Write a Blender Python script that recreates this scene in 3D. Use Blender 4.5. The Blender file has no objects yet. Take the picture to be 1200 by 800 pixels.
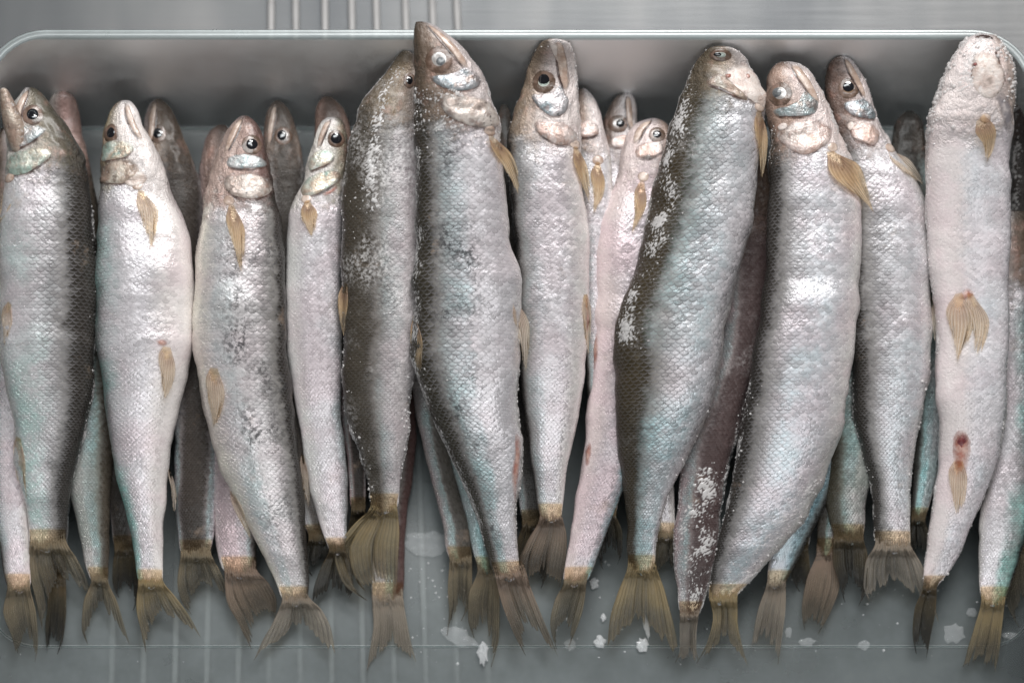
import bpy, math, random
import numpy as np
from mathutils import Vector, Matrix, noise as mnoise

# ------------------------------------------------------------------ camera, world, lamps
C = bpy.context.scene
COL = C.collection
S = 0.00025                      # metres per photo pixel at the plane the camera is aimed at
D, TILT, Z0 = 3000.0, math.radians(9.5), 70.0     # camera distance, lean from the vertical, aim height (all lengths in pixels)

cam_d = bpy.data.cameras.new('camera'); cam = bpy.data.objects.new('camera', cam_d); COL.objects.link(cam)
CAM = Vector((0, -D * math.sin(TILT), Z0 + D * math.cos(TILT)))
cam.location = CAM * S
cam.rotation_euler = (TILT, 0, 0)
cam_d.sensor_width = 36; cam_d.lens = 36 * D / 1200
cam_d.clip_start = 0.01; cam_d.clip_end = 20
cam_d.dof.use_dof = True; cam_d.dof.focus_distance = (D - 55) * S; cam_d.dof.aperture_fstop = 5.0
C.camera = cam

W = bpy.data.worlds.new('World'); C.world = W; W.use_nodes = True
W.node_tree.nodes['Background'].inputs[0].default_value = (0.93, 0.97, 1.0, 1)
W.node_tree.nodes['Background'].inputs[1].default_value = 0.09

def lamp(name, loc, target, sx, sy, power, col):
    d = bpy.data.lights.new(name, 'AREA'); d.shape = 'RECTANGLE'; d.size = sx; d.size_y = sy
    d.energy = power; d.color = col
    o = bpy.data.objects.new(name, d); COL.objects.link(o)
    o.location = Vector(loc) * S
    o.rotation_euler = (Vector(target) - Vector(loc)).to_track_quat('-Z', 'Y').to_euler()
    return o
lamp('display_or_fill_lamp', (500, 2000, 2500), (0, 60, 60), 0.42, 0.16, 6.8, (1.0, 0.985, 0.97))
lamp('display_or_fill_lamp', (-150, 900, 2800), (0, 60, 60), 0.45, 0.18, 2.8, (0.95, 0.99, 1.0))

lamp('display_or_fill_lamp', (100, -2100, 2000), (0, 100, 60), 0.50, 0.22, 1.15, (0.96, 0.99, 1.0))  # added fill from the near side, brightens the far wall and tails

C.view_settings.view_transform = 'Standard'; C.view_settings.look = 'None'
C.view_settings.exposure = 0; C.view_settings.gamma = 1

# ------------------------------------------------------------------ geometry helpers (pixel lengths)
RX, RU = Vector((1, 0, 0)), Vector((0, math.cos(TILT), math.sin(TILT)))
FW = Vector((0, math.sin(TILT), -math.cos(TILT)))
def P(px, py, z):
    "where the place seen at photo pixel (px, py) is, at height z above the tray floor"
    d = FW * D + RX * (px - 600) + RU * (400 - py)
    t = (z - CAM.z) / d.z
    return CAM + d * t
def KZ(z): return (CAM.z - z) / (CAM.z - Z0)

def pchip(xs, ys):
    xs = np.array(xs, float); ys = np.array(ys, float)
    h = np.diff(xs); dl = np.diff(ys) / h
    m = np.zeros(len(xs))
    for i in range(1, len(xs) - 1):
        if dl[i - 1] * dl[i] > 0:
            w1 = 2 * h[i] + h[i - 1]; w2 = h[i] + 2 * h[i - 1]
            m[i] = (w1 + w2) / (w1 / dl[i - 1] + w2 / dl[i])
    m[0] = dl[0]; m[-1] = dl[-1]
    def f(x):
        x = np.clip(np.asarray(x, float), xs[0], xs[-1])
        i = np.clip(np.searchsorted(xs, x) - 1, 0, len(h) - 1)
        t = (x - xs[i]) / h[i]
        return ((2*t**3 - 3*t**2 + 1) * ys[i] + (t**3 - 2*t**2 + t) * h[i] * m[i]
                + (-2*t**3 + 3*t**2) * ys[i + 1] + (t**3 - t**2) * h[i] * m[i + 1])
    return f

def link_mesh(name, verts, faces, mat, parent=None, smooth=True, uv=None, attrs=None, origin=None):
    o0 = Vector(origin) if origin is not None else Vector((0, 0, 0))
    me = bpy.data.meshes.new(name)
    V = [((v[0] - o0.x) * S, (v[1] - o0.y) * S, (v[2] - o0.z) * S) for v in verts]
    me.from_pydata(V, [], faces)
    if uv is not None:
        l = me.uv_layers.new(name='UVMap')
        l.data.foreach_set('uv', np.array(uv, np.float32).ravel())
    for k, a in (attrs or {}).items():
        at = me.attributes.new(k, 'FLOAT', 'POINT'); at.data.foreach_set('value', np.array(a, np.float32))
    me.materials.append(mat)
    if smooth: me.polygons.foreach_set('use_smooth', [True] * len(me.polygons))
    me.update()
    o = bpy.data.objects.new(name, me); COL.objects.link(o)
    if parent: o.parent = parent
    return o

# ------------------------------------------------------------------ material helpers
class NT:
    def __init__(s, name):
        s.m = bpy.data.materials.new(name); s.m.use_nodes = True
        s.t = s.m.node_tree; s.t.nodes.clear()
    def n(s, typ, **kw):
        nd = s.t.nodes.new(typ)
        for k, v in kw.items(): setattr(nd, k, v)
        return nd
    def put(s, sock, v):
        if hasattr(v, 'is_linked') or isinstance(v, bpy.types.NodeSocket): s.t.links.new(v, sock)
        elif isinstance(v, (tuple, list)) and len(v) == 3 and sock.type == 'RGBA': sock.default_value = (*v, 1)
        else: sock.default_value = v
    def math(s, op, a, b=0.0, c=0.0, clamp=False):
        nd = s.n('ShaderNodeMath', operation=op, use_clamp=clamp)
        for i, v in enumerate((a, b, c)): s.put(nd.inputs[i], v)
        return nd.outputs[0]
    def mix(s, f, a, b, blend='MIX'):
        nd = s.n('ShaderNodeMix', data_type='RGBA', blend_type=blend)
        s.put(nd.inputs[0], f); s.put(nd.inputs[6], a); s.put(nd.inputs[7], b)
        return nd.outputs[2]
    def step(s, x, a, b, lo=0.0, hi=1.0):
        nd = s.n('ShaderNodeMapRange', interpolation_type='SMOOTHSTEP')
        s.put(nd.inputs[0], x)
        for i, v in ((1, a), (2, b), (3, lo), (4, hi)): s.put(nd.inputs[i], v)
        return nd.outputs[0]
    def noise(s, vec, scale, detail=3, rough=0.55, w=0.0):
        nd = s.n('ShaderNodeTexNoise', noise_dimensions='4D')
        if vec is not None: s.put(nd.inputs['Vector'], vec)
        nd.inputs['Scale'].default_value = scale; nd.inputs['Detail'].default_value = detail
        nd.inputs['Roughness'].default_value = rough; nd.inputs['W'].default_value = w
        return nd.outputs[0]
    def ramp(s, f, stops):
        nd = s.n('ShaderNodeValToRGB'); cr = nd.color_ramp
        while len(cr.elements) < len(stops): cr.elements.new(0.5)
        for e, (p, c) in zip(cr.elements, stops): e.position = p; e.color = (*c, 1)
        s.put(nd.inputs[0], f); return nd.outputs[0]
    def attr(s, name):
        return s.n('ShaderNodeAttribute', attribute_name=name).outputs['Fac']
    def bsdf(s, **kw):
        b = s.n('ShaderNodeBsdfPrincipled')
        for k, v in kw.items(): s.put(b.inputs[k.replace('_', ' ')], v)
        return b
    def out(s, sh):
        o = s.n('ShaderNodeOutputMaterial'); s.t.links.new(sh, o.inputs[0]); return s.m

def band(nt, x, c, w):
    return nt.math('SUBTRACT', 1.0, nt.step(nt.math('ABSOLUTE', nt.math('SUBTRACT', x, c)), w * 0.3, w))

def skin_mat(p, seed):
    nt = NT('fish_skin')
    tc = nt.n('ShaderNodeTexCoord')
    ob, uv = tc.outputs['Object'], tc.outputs['UV']
    d, hd, tl = nt.attr('dors'), nt.attr('headm'), nt.attr('tailm')
    nl = nt.noise(ob, 45, 2, 0.5, seed); nm = nt.noise(ob, 190, 4, 0.6, seed + 3)
    nf = nt.noise(ob, 1100, 3, 0.65, seed + 5); ng = nt.noise(ob, 420, 5, 0.7, seed + 9)
    sep = nt.n('ShaderNodeSeparateXYZ'); nt.put(sep.inputs[0], uv)
    wob = nt.math('MULTIPLY', nt.math('SUBTRACT', nm, 0.5), 0.5)
    u = nt.math('ADD', sep.outputs[0], wob); v = nt.math('ADD', sep.outputs[1], wob)
    hs, ids, yv = [], [], []
    for off in (0.0, 0.5):
        uu = nt.math('ADD', u, off); vv = nt.math('ADD', v, off)
        x = nt.math('FRACT', uu); y = nt.math('SUBTRACT', nt.math('FRACT', vv), 0.5)
        arc = nt.math('SQRT', nt.math('MAXIMUM', nt.math('SUBTRACT', 1.0, nt.math('MULTIPLY', nt.math('MULTIPLY', y, y), 4.0)), 0.0))
        xe = nt.math('ADD', 0.5, nt.math('MULTIPLY', arc, 0.42))
        r = nt.math('DIVIDE', x, xe); yv.append(y)
        hs.append(nt.math('MULTIPLY', r, nt.math('LESS_THAN', r, 1.0)))
        cmb = nt.n('ShaderNodeCombineXYZ')
        nt.put(cmb.inputs[0], nt.math('FLOOR', uu)); nt.put(cmb.inputs[1], nt.math('FLOOR', vv)); cmb.inputs[2].default_value = off + seed
        wn = nt.n('ShaderNodeTexWhiteNoise', noise_dimensions='3D'); nt.put(wn.inputs[0], cmb.outputs[0]); ids.append(wn.outputs[0])
    h = nt.math('MAXIMUM', hs[0], hs[1])
    sel = nt.math('GREATER_THAN', hs[0], hs[1])
    rnd = nt.math('ADD', nt.math('MULTIPLY', sel, ids[0]), nt.math('MULTIPLY', nt.math('SUBTRACT', 1.0, sel), ids[1]))
    ysel = nt.math('ADD', nt.math('MULTIPLY', sel, yv[0]), nt.math('MULTIPLY', nt.math('SUBTRACT', 1.0, sel), yv[1]))
    dd = nt.math('ADD', d, nt.math('ADD', nt.math('MULTIPLY', nt.math('SUBTRACT', nm, 0.5), 0.11),
                                     nt.math('MULTIPLY', nt.math('SUBTRACT', rnd, 0.5), 0.025)))
    bw = p.get('bw', 0.24)
    bk, fl, be = tuple(c * 0.72 for c in p['back']), p['flank'], p['belly']
    mid = tuple(0.6 * a + 0.34 * b * t for a, b, t in zip(bk, fl, p.get('midt', (0.80, 0.80, 0.76))))
    col = nt.ramp(dd, [(0, tuple(c * .8 for c in bk)), (max(bw - 0.09, .01), bk), (bw, mid), (bw + 0.15, fl), (0.66, fl), (0.80, be), (1, be)])
    fleck = nt.mix(nt.step(ng, 0.55, 0.75), bk, tuple(min(1, c * 1.7 + .008) for c in bk))
    isback = nt.step(dd, bw - 0.02, bw - 0.1)
    col = nt.mix(isback, col, fleck)
    near = nt.math('MULTIPLY', nt.step(dd, bw + 0.28, bw, 0.38, 1.8), nt.step(dd, bw - 0.14, bw - 0.02, 0.25, 1.0))
    teal = nt.math('MULTIPLY', band(nt, dd, p.get('tc', bw + 0.1), p.get('tw', 0.13)), nt.step(nl, 0.30, 0.55))
    teal = nt.math('MULTIPLY', teal, p.get('teal', 0.5) * 0.58)
    teal = nt.math('MULTIPLY', teal, nt.step(nt.attr('along'), 0.15, 0.75, 0.55, 1.5), clamp=True)
    teal = nt.math('MULTIPLY', teal, nt.step(ng, 0.35, 0.6, 0.45, 1.0))
    col = nt.mix(teal, col, p.get('tealc', (0.34, 0.62, 0.63)))
    pk = nt.math('MULTIPLY', nt.step(nt.noise(ob, 70, 3, 0.6, seed + 21), 0.40, 0.65), p.get('pink', 0.4) * 0.75)
    pk = nt.math('MULTIPLY', pk, nt.step(dd, bw, bw + 0.12))
    col = nt.mix(pk, col, p.get('pinkc', (0.66, 0.50, 0.53)))
    stain = nt.math('MULTIPLY', nt.step(nt.noise(ob, 95, 5, 0.7, seed + 31), 0.60, 0.75), p.get('stain', 0.35))
    col = nt.mix(stain, col, (0.42, 0.30, 0.22))
    scm = nt.math('MULTIPLY', nt.math('SUBTRACT', 1.0, hd), nt.step(d, 0.97, 0.72, 0.25, 1.0))
    edge = nt.math('MULTIPLY', nt.math('MULTIPLY', nt.step(h, 0.62, 0.97), scm), near, clamp=True)
    col = nt.mix(nt.math('MULTIPLY', edge, p.get('edge', 0.33) * 1.35, clamp=True), col, tuple(c * 0.22 for c in fl))
    tone = nt.math('MULTIPLY', nt.math('SUBTRACT', rnd, 0.5), nt.math('MULTIPLY', scm, 0.16))
    hsv = nt.n('ShaderNodeHueSaturation'); nt.put(hsv.inputs['Value'], nt.math('ADD', 1.0, tone)); nt.put(hsv.inputs['Color'], col)
    col = hsv.outputs[0]
    # dark melanin speckles
    sp = nt.math('MULTIPLY', nt.step(nt.noise(ob, 780, 4, 0.75, seed + 43), 0.46, 0.58), nt.step(nt.noise(ob, 75, 3, 0.6, seed + 41), 0.40, 0.66))
    sp = nt.math('MULTIPLY', nt.math('MULTIPLY', sp, p.get('spots', 0.0)), band(nt, d, p.get('spc', bw + 0.12), p.get('spw', 0.28)))
    col = nt.mix(nt.math('MULTIPLY', sp, 0.9), col, (0.035, 0.034, 0.037))
    # head skin: dark brown above, pinkish below, mottled
    hc = nt.ramp(nt.math('ADD', d, nt.math('MULTIPLY', nt.math('SUBTRACT', nm, 0.5), 0.35)),
                 [(0.0, p['hback']), (0.28, p['hback']), (0.50, tuple(a * b for a, b in zip(p['hmid'], (.70, .655, .62)))), (0.74, tuple(a * b for a, b in zip(p['hlow'], (.80, .775, .76)))), (1, p['hlow'])])
    mp = nt.n('ShaderNodeMapping'); mp.inputs['Scale'].default_value = (1, 0.28, 1); nt.put(mp.inputs[0], ob)
    ns = nt.noise(mp.outputs[0], 520, 5, 0.7, seed + 61)
    hc = nt.mix(nt.step(ns, 0.46, 0.70, 0, 0.62), hc, nt.mix(0.6, p['hback'], (0.06, 0.035, 0.025)))
    hc = nt.mix(nt.step(nm, 0.52, 0.72, 0, 0.45), hc, (0.42, 0.22, 0.17))
    hc = nt.mix(nt.step(nf, 0.58, 0.75, 0, 0.16), hc, (0.62, 0.55, 0.50))
    hc = nt.mix(nt.math('MULTIPLY', nt.attr('tipm'), nt.step(nm, 0.25, 0.5, 0.5, 0.9)), hc, tuple(c * 0.35 for c in p['hback']))
    hc = nt.mix(nt.step(d, 0.34, 0.62, 0.0, p.get('hsil', 0.42)), hc, fl)
    hc = nt.mix(nt.step(d, 0.30, 0.08, 0.0, 0.55), hc, bk)
    hmix = nt.step(nt.math('ADD', hd, nt.math('MULTIPLY', nt.math('MULTIPLY', nt.math('SUBTRACT', ng, 0.5), 1.8), nt.math('MULTIPLY', hd, 5.0, clamp=True))), 0.08, 0.92)
    col = nt.mix(hmix, col, hc)
    tm = nt.step(nt.math('ADD', tl, nt.math('MULTIPLY', nt.math('SUBTRACT', ns, 0.5), 1.2)), 0.55, 1.25)
    col = nt.mix(nt.math('MULTIPLY', tm, 0.45), col, p.get('finc', (0.21, 0.135, 0.065)))
    # frost: granular white film
    fr = p.get('frost', 0.25)
    fm = nt.math('MULTIPLY', nt.step(nt.noise(ob, 55, 4, 0.65, seed + 51), 0.66 - 0.28 * fr, 0.86 - 0.22 * fr), nt.step(nt.noise(ob, 1000, 3, 0.65, seed + 71), 0.40, 0.66))
    fm = nt.math('MULTIPLY', fm, min(1.0, 0.04 + 0.75 * fr))
    col = nt.mix(fm, col, (0.70, 0.67, 0.66))
    met = nt.math('MULTIPLY', nt.step(dd, bw - 0.03, bw + 0.08), nt.math('MULTIPLY', nt.math('SUBTRACT', 1.0, fm), p.get('metal', 0.55)))
    met = nt.math('MULTIPLY', met, nt.step(d, 0.95, 0.66, 0.3, 1.0))
    met = nt.math('MULTIPLY', met, nt.math('SUBTRACT', 1.0, nt.math('MULTIPLY', hmix, 0.5)))
    rough = nt.math('ADD', nt.math('ADD', 0.19, nt.math('MULTIPLY', rnd, 0.16)), nt.math('MULTIPLY', fm, 0.3))
    rough = nt.math('ADD', rough, nt.math('MULTIPLY', nm, 0.10))
    h = nt.math('ADD', h, nt.math('MULTIPLY', nt.math('MULTIPLY', nt.math('SUBTRACT', rnd, 0.5), ysel), 1.1))
    hh = nt.math('MULTIPLY', h, nt.math('MULTIPLY', scm, nt.math('SUBTRACT', 1.0, nt.math('MULTIPLY', fm, 0.6))))
    b1 = nt.n('ShaderNodeBump'); b1.inputs['Strength'].default_value = p.get('sbump', 0.55) * 1.05; b1.inputs['Distance'].default_value = 0.00030
    nt.put(b1.inputs['Height'], hh)
    tilt = nt.n('ShaderNodeBump'); tilt.inputs['Strength'].default_value = 0.34; tilt.inputs['Distance'].default_value = 0.0009
    nt.put(tilt.inputs['Height'], nt.math('ADD', nt.math('ADD', nt.math('MULTIPLY', ng, nt.math('ADD', 0.22, nt.math('MULTIPLY', hmix, 0.9))), nt.math('MULTIPLY', nm, 0.6)), nt.math('MULTIPLY', nt.math('MULTIPLY', ns, hmix), 1.2))); nt.t.links.new(b1.outputs[0], tilt.inputs['Normal'])
    hb = nt.n('ShaderNodeBump'); hb.inputs['Strength'].default_value = 0.34; hb.inputs['Distance'].default_value = 0.0010
    nt.put(hb.inputs['Height'], nt.math('MULTIPLY', nt.math('ADD', nt.math('MULTIPLY', ns, 1.4), nt.math('MULTIPLY', nf, 0.35)), hmix)); nt.t.links.new(tilt.outputs[0], hb.inputs['Normal'])
    b2 = nt.n('ShaderNodeBump'); b2.inputs['Strength'].default_value = 0.28 + 0.4 * fr; b2.inputs['Distance'].default_value = 0.00045
    nt.put(b2.inputs['Height'], nt.math('ADD', nf, nt.math('MULTIPLY', fm, 0.25))); nt.t.links.new(hb.outputs[0], b2.inputs['Normal'])
    b = nt.bsdf(Base_Color=col, Metallic=met, Roughness=rough)
    nt.put(b.inputs['Specular IOR Level'], nt.step(dd, bw - 0.1, bw + 0.1, 0.28, 0.5))
    nt.put(b.inputs['Coat Weight'], nt.math('ADD', nt.step(dd, bw - 0.1, bw + 0.1, 0.05, p.get('coat', 0.14)), nt.math('MULTIPLY', hmix, 0.2))); b.inputs['Coat Roughness'].default_value = 0.22
    nt.t.links.new(b2.outputs[0], b.inputs['Normal'])
    return nt.out(b.outputs[0])

def fade(nt, b, n, a=0.62, z=1.06):
    "let the rim of a plate merge raggedly into the skin below it"
    tp = nt.n('ShaderNodeBsdfTransparent'); m = nt.n('ShaderNodeMixShader')
    nt.put(m.inputs[0], nt.step(nt.math('ADD', nt.attr('rad'), nt.math('MULTIPLY', nt.math('SUBTRACT', n, 0.6), 0.65)), a, z))
    nt.t.links.new(b.outputs[0], m.inputs[1]); nt.t.links.new(tp.outputs[0], m.inputs[2])
    return m.outputs[0]

def iris_mat(name, c1, c2, rim):
    nt = NT(name); ob = nt.n('ShaderNodeTexCoord').outputs['Object']
    n1 = nt.noise(ob, 420, 4, 0.65, 3.0); n2 = nt.noise(ob, 1500, 3, 0.6, 5.0)
    r = nt.math('ADD', nt.attr('rad'), nt.math('MULTIPLY', nt.math('SUBTRACT', n1, 0.5), 0.35))
    col = nt.ramp(r, [(0.40, c2), (0.52, c1), (0.70, c1), (0.86, c2), (0.97, rim)])
    col = nt.mix(nt.step(n1, 0.45, 0.62, 0, 0.75), col, c2)
    col = nt.mix(nt.step(n2, 0.5, 0.7, 0, 0.3), col, rim)
    b = nt.bsdf(Base_Color=col, Roughness=0.28, Metallic=0.2); b.inputs['Coat Weight'].default_value = 0.5; b.inputs['Coat Roughness'].default_value = 0.14
    return nt.out(b.outputs[0])

def flesh_mat(name, c1, c2, a=0.6, z=1.0, rough=0.32):
    nt = NT(name); ob = nt.n('ShaderNodeTexCoord').outputs['Object']
    n1 = nt.noise(ob, 300, 4, 0.65, 3.0); n2 = nt.noise(ob, 800, 3, 0.6, 5.0)
    b = nt.bsdf(Base_Color=nt.mix(nt.step(n1, 0.4, 0.62), c1, c2), Roughness=rough); b.inputs['Coat Weight'].default_value = 0.4; b.inputs['Coat Roughness'].default_value = 0.15
    bp = nt.n('ShaderNodeBump'); bp.inputs['Strength'].default_value = 0.5; bp.inputs['Distance'].default_value = 0.0005
    nt.put(bp.inputs['Height'], nt.math('ADD', n1, n2)); nt.t.links.new(bp.outputs[0], b.inputs['Normal'])
    return nt.out(fade(nt, b, nt.math('ADD', nt.math('MULTIPLY', n1, 0.7), nt.math('MULTIPLY', n2, 0.5)), a, z))

def plate_mat(name, c1, c2, c3, metal=0.55, rough=0.25, speck=0.3, seed=0.0):
    nt = NT(name); tc = nt.n('ShaderNodeTexCoord'); ob = tc.outputs['Object']
    n1 = nt.noise(ob, 150, 4, 0.6, seed); n2 = nt.noise(ob, 620, 4, 0.7, seed + 2); n3 = nt.noise(ob, 330, 3, 0.6, seed + 7)
    col = nt.ramp(n1, [(0.34, tuple(c * .55 for c in c3)), (0.42, c1), (0.52, c2), (0.62, c3), (0.7, tuple(c * .6 for c in c1))])
    col = nt.mix(nt.step(n2, 0.58, 0.66, 0, speck), col, (0.05, 0.045, 0.045))
    col = nt.mix(nt.step(n3, 0.54, 0.68, 0, 0.6), col, (0.34, 0.23, 0.18))
    col = nt.mix(nt.step(n2, 0.45, 0.36, 0, 0.4), col, (0.66, 0.64, 0.64))
    bp = nt.n('ShaderNodeBump'); bp.inputs['Strength'].default_value = 0.7; bp.inputs['Distance'].default_value = 0.0008
    nt.put(bp.inputs['Height'], nt.math('ADD', n1, nt.math('MULTIPLY', n2, 0.9)))
    b = nt.bsdf(Base_Color=col, Metallic=metal, Roughness=rough); b.inputs['Coat Weight'].default_value = 0.12; b.inputs['Coat Roughness'].default_value = 0.2
    nt.t.links.new(bp.outputs[0], b.inputs['Normal'])
    return nt.out(fade(nt, b, nt.math('ADD', nt.math('MULTIPLY', n3, 0.7), nt.math('MULTIPLY', n2, 0.5))))

def fin_mat(name, cbase, cmid, ctip, nr, thin=0.35, seed=0.0, lines=1.0, amin=0.34):
    nt = NT(name); tc = nt.n('ShaderNodeTexCoord'); ob = tc.outputs['Object']
    sep = nt.n('ShaderNodeSeparateXYZ'); nt.put(sep.inputs[0], tc.outputs['UV'])
    u, v = sep.outputs[0], sep.outputs[1]
    n1 = nt.noise(ob, 160, 4, 0.6, seed); n2 = nt.noise(ob, 700, 3, 0.6, seed + 4)
    vv = nt.math('ADD', v, nt.math('MULTIPLY', nt.math('SUBTRACT', n1, 0.5), 0.6))
    col = nt.ramp(vv, [(0.0, tuple(a * .45 + b * .55 for a, b in zip(cbase, cmid))), (0.24, cbase), (0.52, cmid), (0.86, ctip), (1, ctip)])
    ph = nt.math('MULTIPLY', nt.math('ADD', u, nt.math('MULTIPLY', nt.math('SUBTRACT', n1, 0.5), 0.02)), nr * 2 * math.pi)
    s1 = nt.math('SINE', ph)
    s2 = nt.math('SINE', nt.math('MULTIPLY', ph, 2.0))
    st = nt.math('ADD', nt.math('MULTIPLY', s1, 0.5), nt.math('MULTIPLY', nt.math('MULTIPLY', s2, 0.4), v))
    col = nt.mix(nt.step(st, -0.1, 0.6, 0, 0.45 * lines), col, tuple(c * 0.30 for c in cmid))
    col = nt.mix(nt.step(st, -0.3, -0.7, 0, 0.35 * lines), col, tuple(min(1, c * 1.8 + 0.03) for c in cmid))
    col = nt.mix(nt.step(n2, 0.6, 0.8, 0, 0.35), col, (0.55, 0.50, 0.45))
    bp = nt.n('ShaderNodeBump'); bp.inputs['Strength'].default_value = 0.6; bp.inputs['Distance'].default_value = 0.0003
    nt.put(bp.inputs['Height'], nt.math('ADD', nt.math('MULTIPLY', st, -1), n2))
    b = nt.bsdf(Base_Color=col, Roughness=0.38); b.inputs['Coat Weight'].default_value = 0.3; b.inputs['Coat Roughness'].default_value = 0.2
    nt.t.links.new(bp.outputs[0], b.inputs['Normal'])
    tr = nt.n('ShaderNodeBsdfTranslucent'); nt.put(tr.inputs[0], col)
    tp = nt.n('ShaderNodeBsdfTransparent'); tp.inputs[0].default_value = (0.95, 0.9, 0.82, 1)
    m1 = nt.n('ShaderNodeMixShader'); m1.inputs[0].default_value = 0.35
    nt.t.links.new(b.outputs[0], m1.inputs[1]); nt.t.links.new(tr.outputs[0], m1.inputs[2])
    al = nt.math('MULTIPLY', nt.step(v, 0.1, 0.95, amin, 1.0), nt.step(st, 0.5, -0.3, 0.45, 1.0))
    root = nt.step(nt.math('ADD', nt.math('ADD', nt.math('SUBTRACT', v, nt.math('MULTIPLY', nt.math('SUBTRACT', 1.0, nt.math('ABSOLUTE', nt.math('SUBTRACT', nt.math('MULTIPLY', u, 2.0), 1.0))), 0.13)), nt.math('MULTIPLY', nt.math('SUBTRACT', n2, 0.5), 0.46)), nt.math('MULTIPLY', st, 0.09)), 0.26, -0.06, 0.0, 2.2)
    al = nt.math('MAXIMUM', al, root)
    m2 = nt.n('ShaderNodeMixShader'); nt.put(m2.inputs[0], nt.math('MULTIPLY', al, thin, clamp=True))
    nt.t.links.new(m1.outputs[0], m2.inputs[1]); nt.t.links.new(tp.outputs[0], m2.inputs[2])
    return nt.out(m2.outputs[0])

def simple_mat(name, col, rough=0.4, metal=0.0, coat=0.0, var=0.0, scale=300, bump=0.0, col2=None):
    nt = NT(name); tc = nt.n('ShaderNodeTexCoord')
    n1 = nt.noise(tc.outputs['Object'], scale, 4, 0.6, 1.0)
    c = nt.mix(nt.step(n1, 0.35, 0.65, 0, var), col, col2 or tuple(x * 0.5 for x in col))
    b = nt.bsdf(Base_Color=c, Roughness=rough, Metallic=metal)
    b.inputs['Coat Weight'].default_value = coat; b.inputs['Coat Roughness'].default_value = 0.05
    if bump:
        bp = nt.n('ShaderNodeBump'); bp.inputs['Strength'].default_value = bump; bp.inputs['Distance'].default_value = 0.0006
        nt.put(bp.inputs['Height'], n1); nt.t.links.new(bp.outputs[0], b.inputs['Normal'])
    return nt.out(b.outputs[0])

def ice_mat(name, clear, col=(0.80, 0.80, 0.81), film=False):
    nt = NT(name); tc = nt.n('ShaderNodeTexCoord')
    n1 = nt.noise(tc.outputs['Object'], 900, 3, 0.6, 2.0)
    b = nt.bsdf(Base_Color=nt.mix(n1, col, tuple(c * 0.8 for c in col)), Roughness=0.3); b.inputs['Coat Weight'].default_value = 0.5
    tr = nt.n('ShaderNodeBsdfTranslucent'); tr.inputs[0].default_value = (*col, 1)
    tp = nt.n('ShaderNodeBsdfTransparent')
    m1 = nt.n('ShaderNodeMixShader'); m1.inputs[0].default_value = 0.35
    nt.t.links.new(b.outputs[0], m1.inputs[1]); nt.t.links.new(tr.outputs[0], m1.inputs[2])
    m2 = nt.n('ShaderNodeMixShader'); m2.inputs[0].default_value = clear
    if film: nt.put(m2.inputs[0], nt.step(nt.attr('hgt'), 0.0, 1.1, 1.0, clear))
    nt.t.links.new(m1.outputs[0], m2.inputs[1]); nt.t.links.new(tp.outputs[0], m2.inputs[2])
    return nt.out(m2.outputs[0])

def plastic_mat(name, haze, col, tint=(0.80, 0.86, 0.86), gloss=0.10, rough=0.12):
    nt = NT(name); tc = nt.n('ShaderNodeTexCoord'); ob = tc.outputs['Object']
    n1 = nt.noise(ob, 18, 5, 0.65, 4.0); n2 = nt.noise(ob, 260, 4, 0.7, 6.0)
    tp = nt.n('ShaderNodeBsdfTransparent'); tp.inputs[0].default_value = (*tint, 1)
    df = nt.n('ShaderNodeBsdfDiffuse'); nt.put(df.inputs[0], col)
    gl = nt.n('ShaderNodeBsdfGlossy'); gl.inputs[0].default_value = (1, 1, 1, 1)
    nt.put(gl.inputs['Roughness'], nt.math('ADD', rough, nt.math('MULTIPLY', n2, 0.2)))
    bp = nt.n('ShaderNodeBump'); bp.inputs['Strength'].default_value = 0.2; bp.inputs['Distance'].default_value = 0.001
    nt.put(bp.inputs['Height'], n1); nt.t.links.new(bp.outputs[0], gl.inputs['Normal'])
    tl = nt.n('ShaderNodeBsdfTranslucent'); nt.put(tl.inputs[0], col); md = nt.n('ShaderNodeMixShader'); md.inputs[0].default_value = 0.55
    nt.t.links.new(df.outputs[0], md.inputs[1]); nt.t.links.new(tl.outputs[0], md.inputs[2])
    m1 = nt.n('ShaderNodeMixShader')
    nt.put(m1.inputs[0], nt.math('ADD', nt.math('MULTIPLY', nt.step(n1, 0.35, 0.7), haze * 0.6), nt.math('ADD', haze * 0.6, nt.math('MULTIPLY', nt.step(n2, 0.62, 0.8), 0.12))))
    nt.t.links.new(tp.outputs[0], m1.inputs[1]); nt.t.links.new(md.outputs[0], m1.inputs[2])
    m2 = nt.n('ShaderNodeMixShader'); lw = nt.n('ShaderNodeFresnel'); lw.inputs[0].default_value = 1.25
    nt.put(m2.inputs[0], nt.math('ADD', lw.outputs[0], gloss - 0.04))
    nt.t.links.new(m1.outputs[0], m2.inputs[1]); nt.t.links.new(gl.outputs[0], m2.inputs[2])
    return nt.out(m2.outputs[0])

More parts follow.
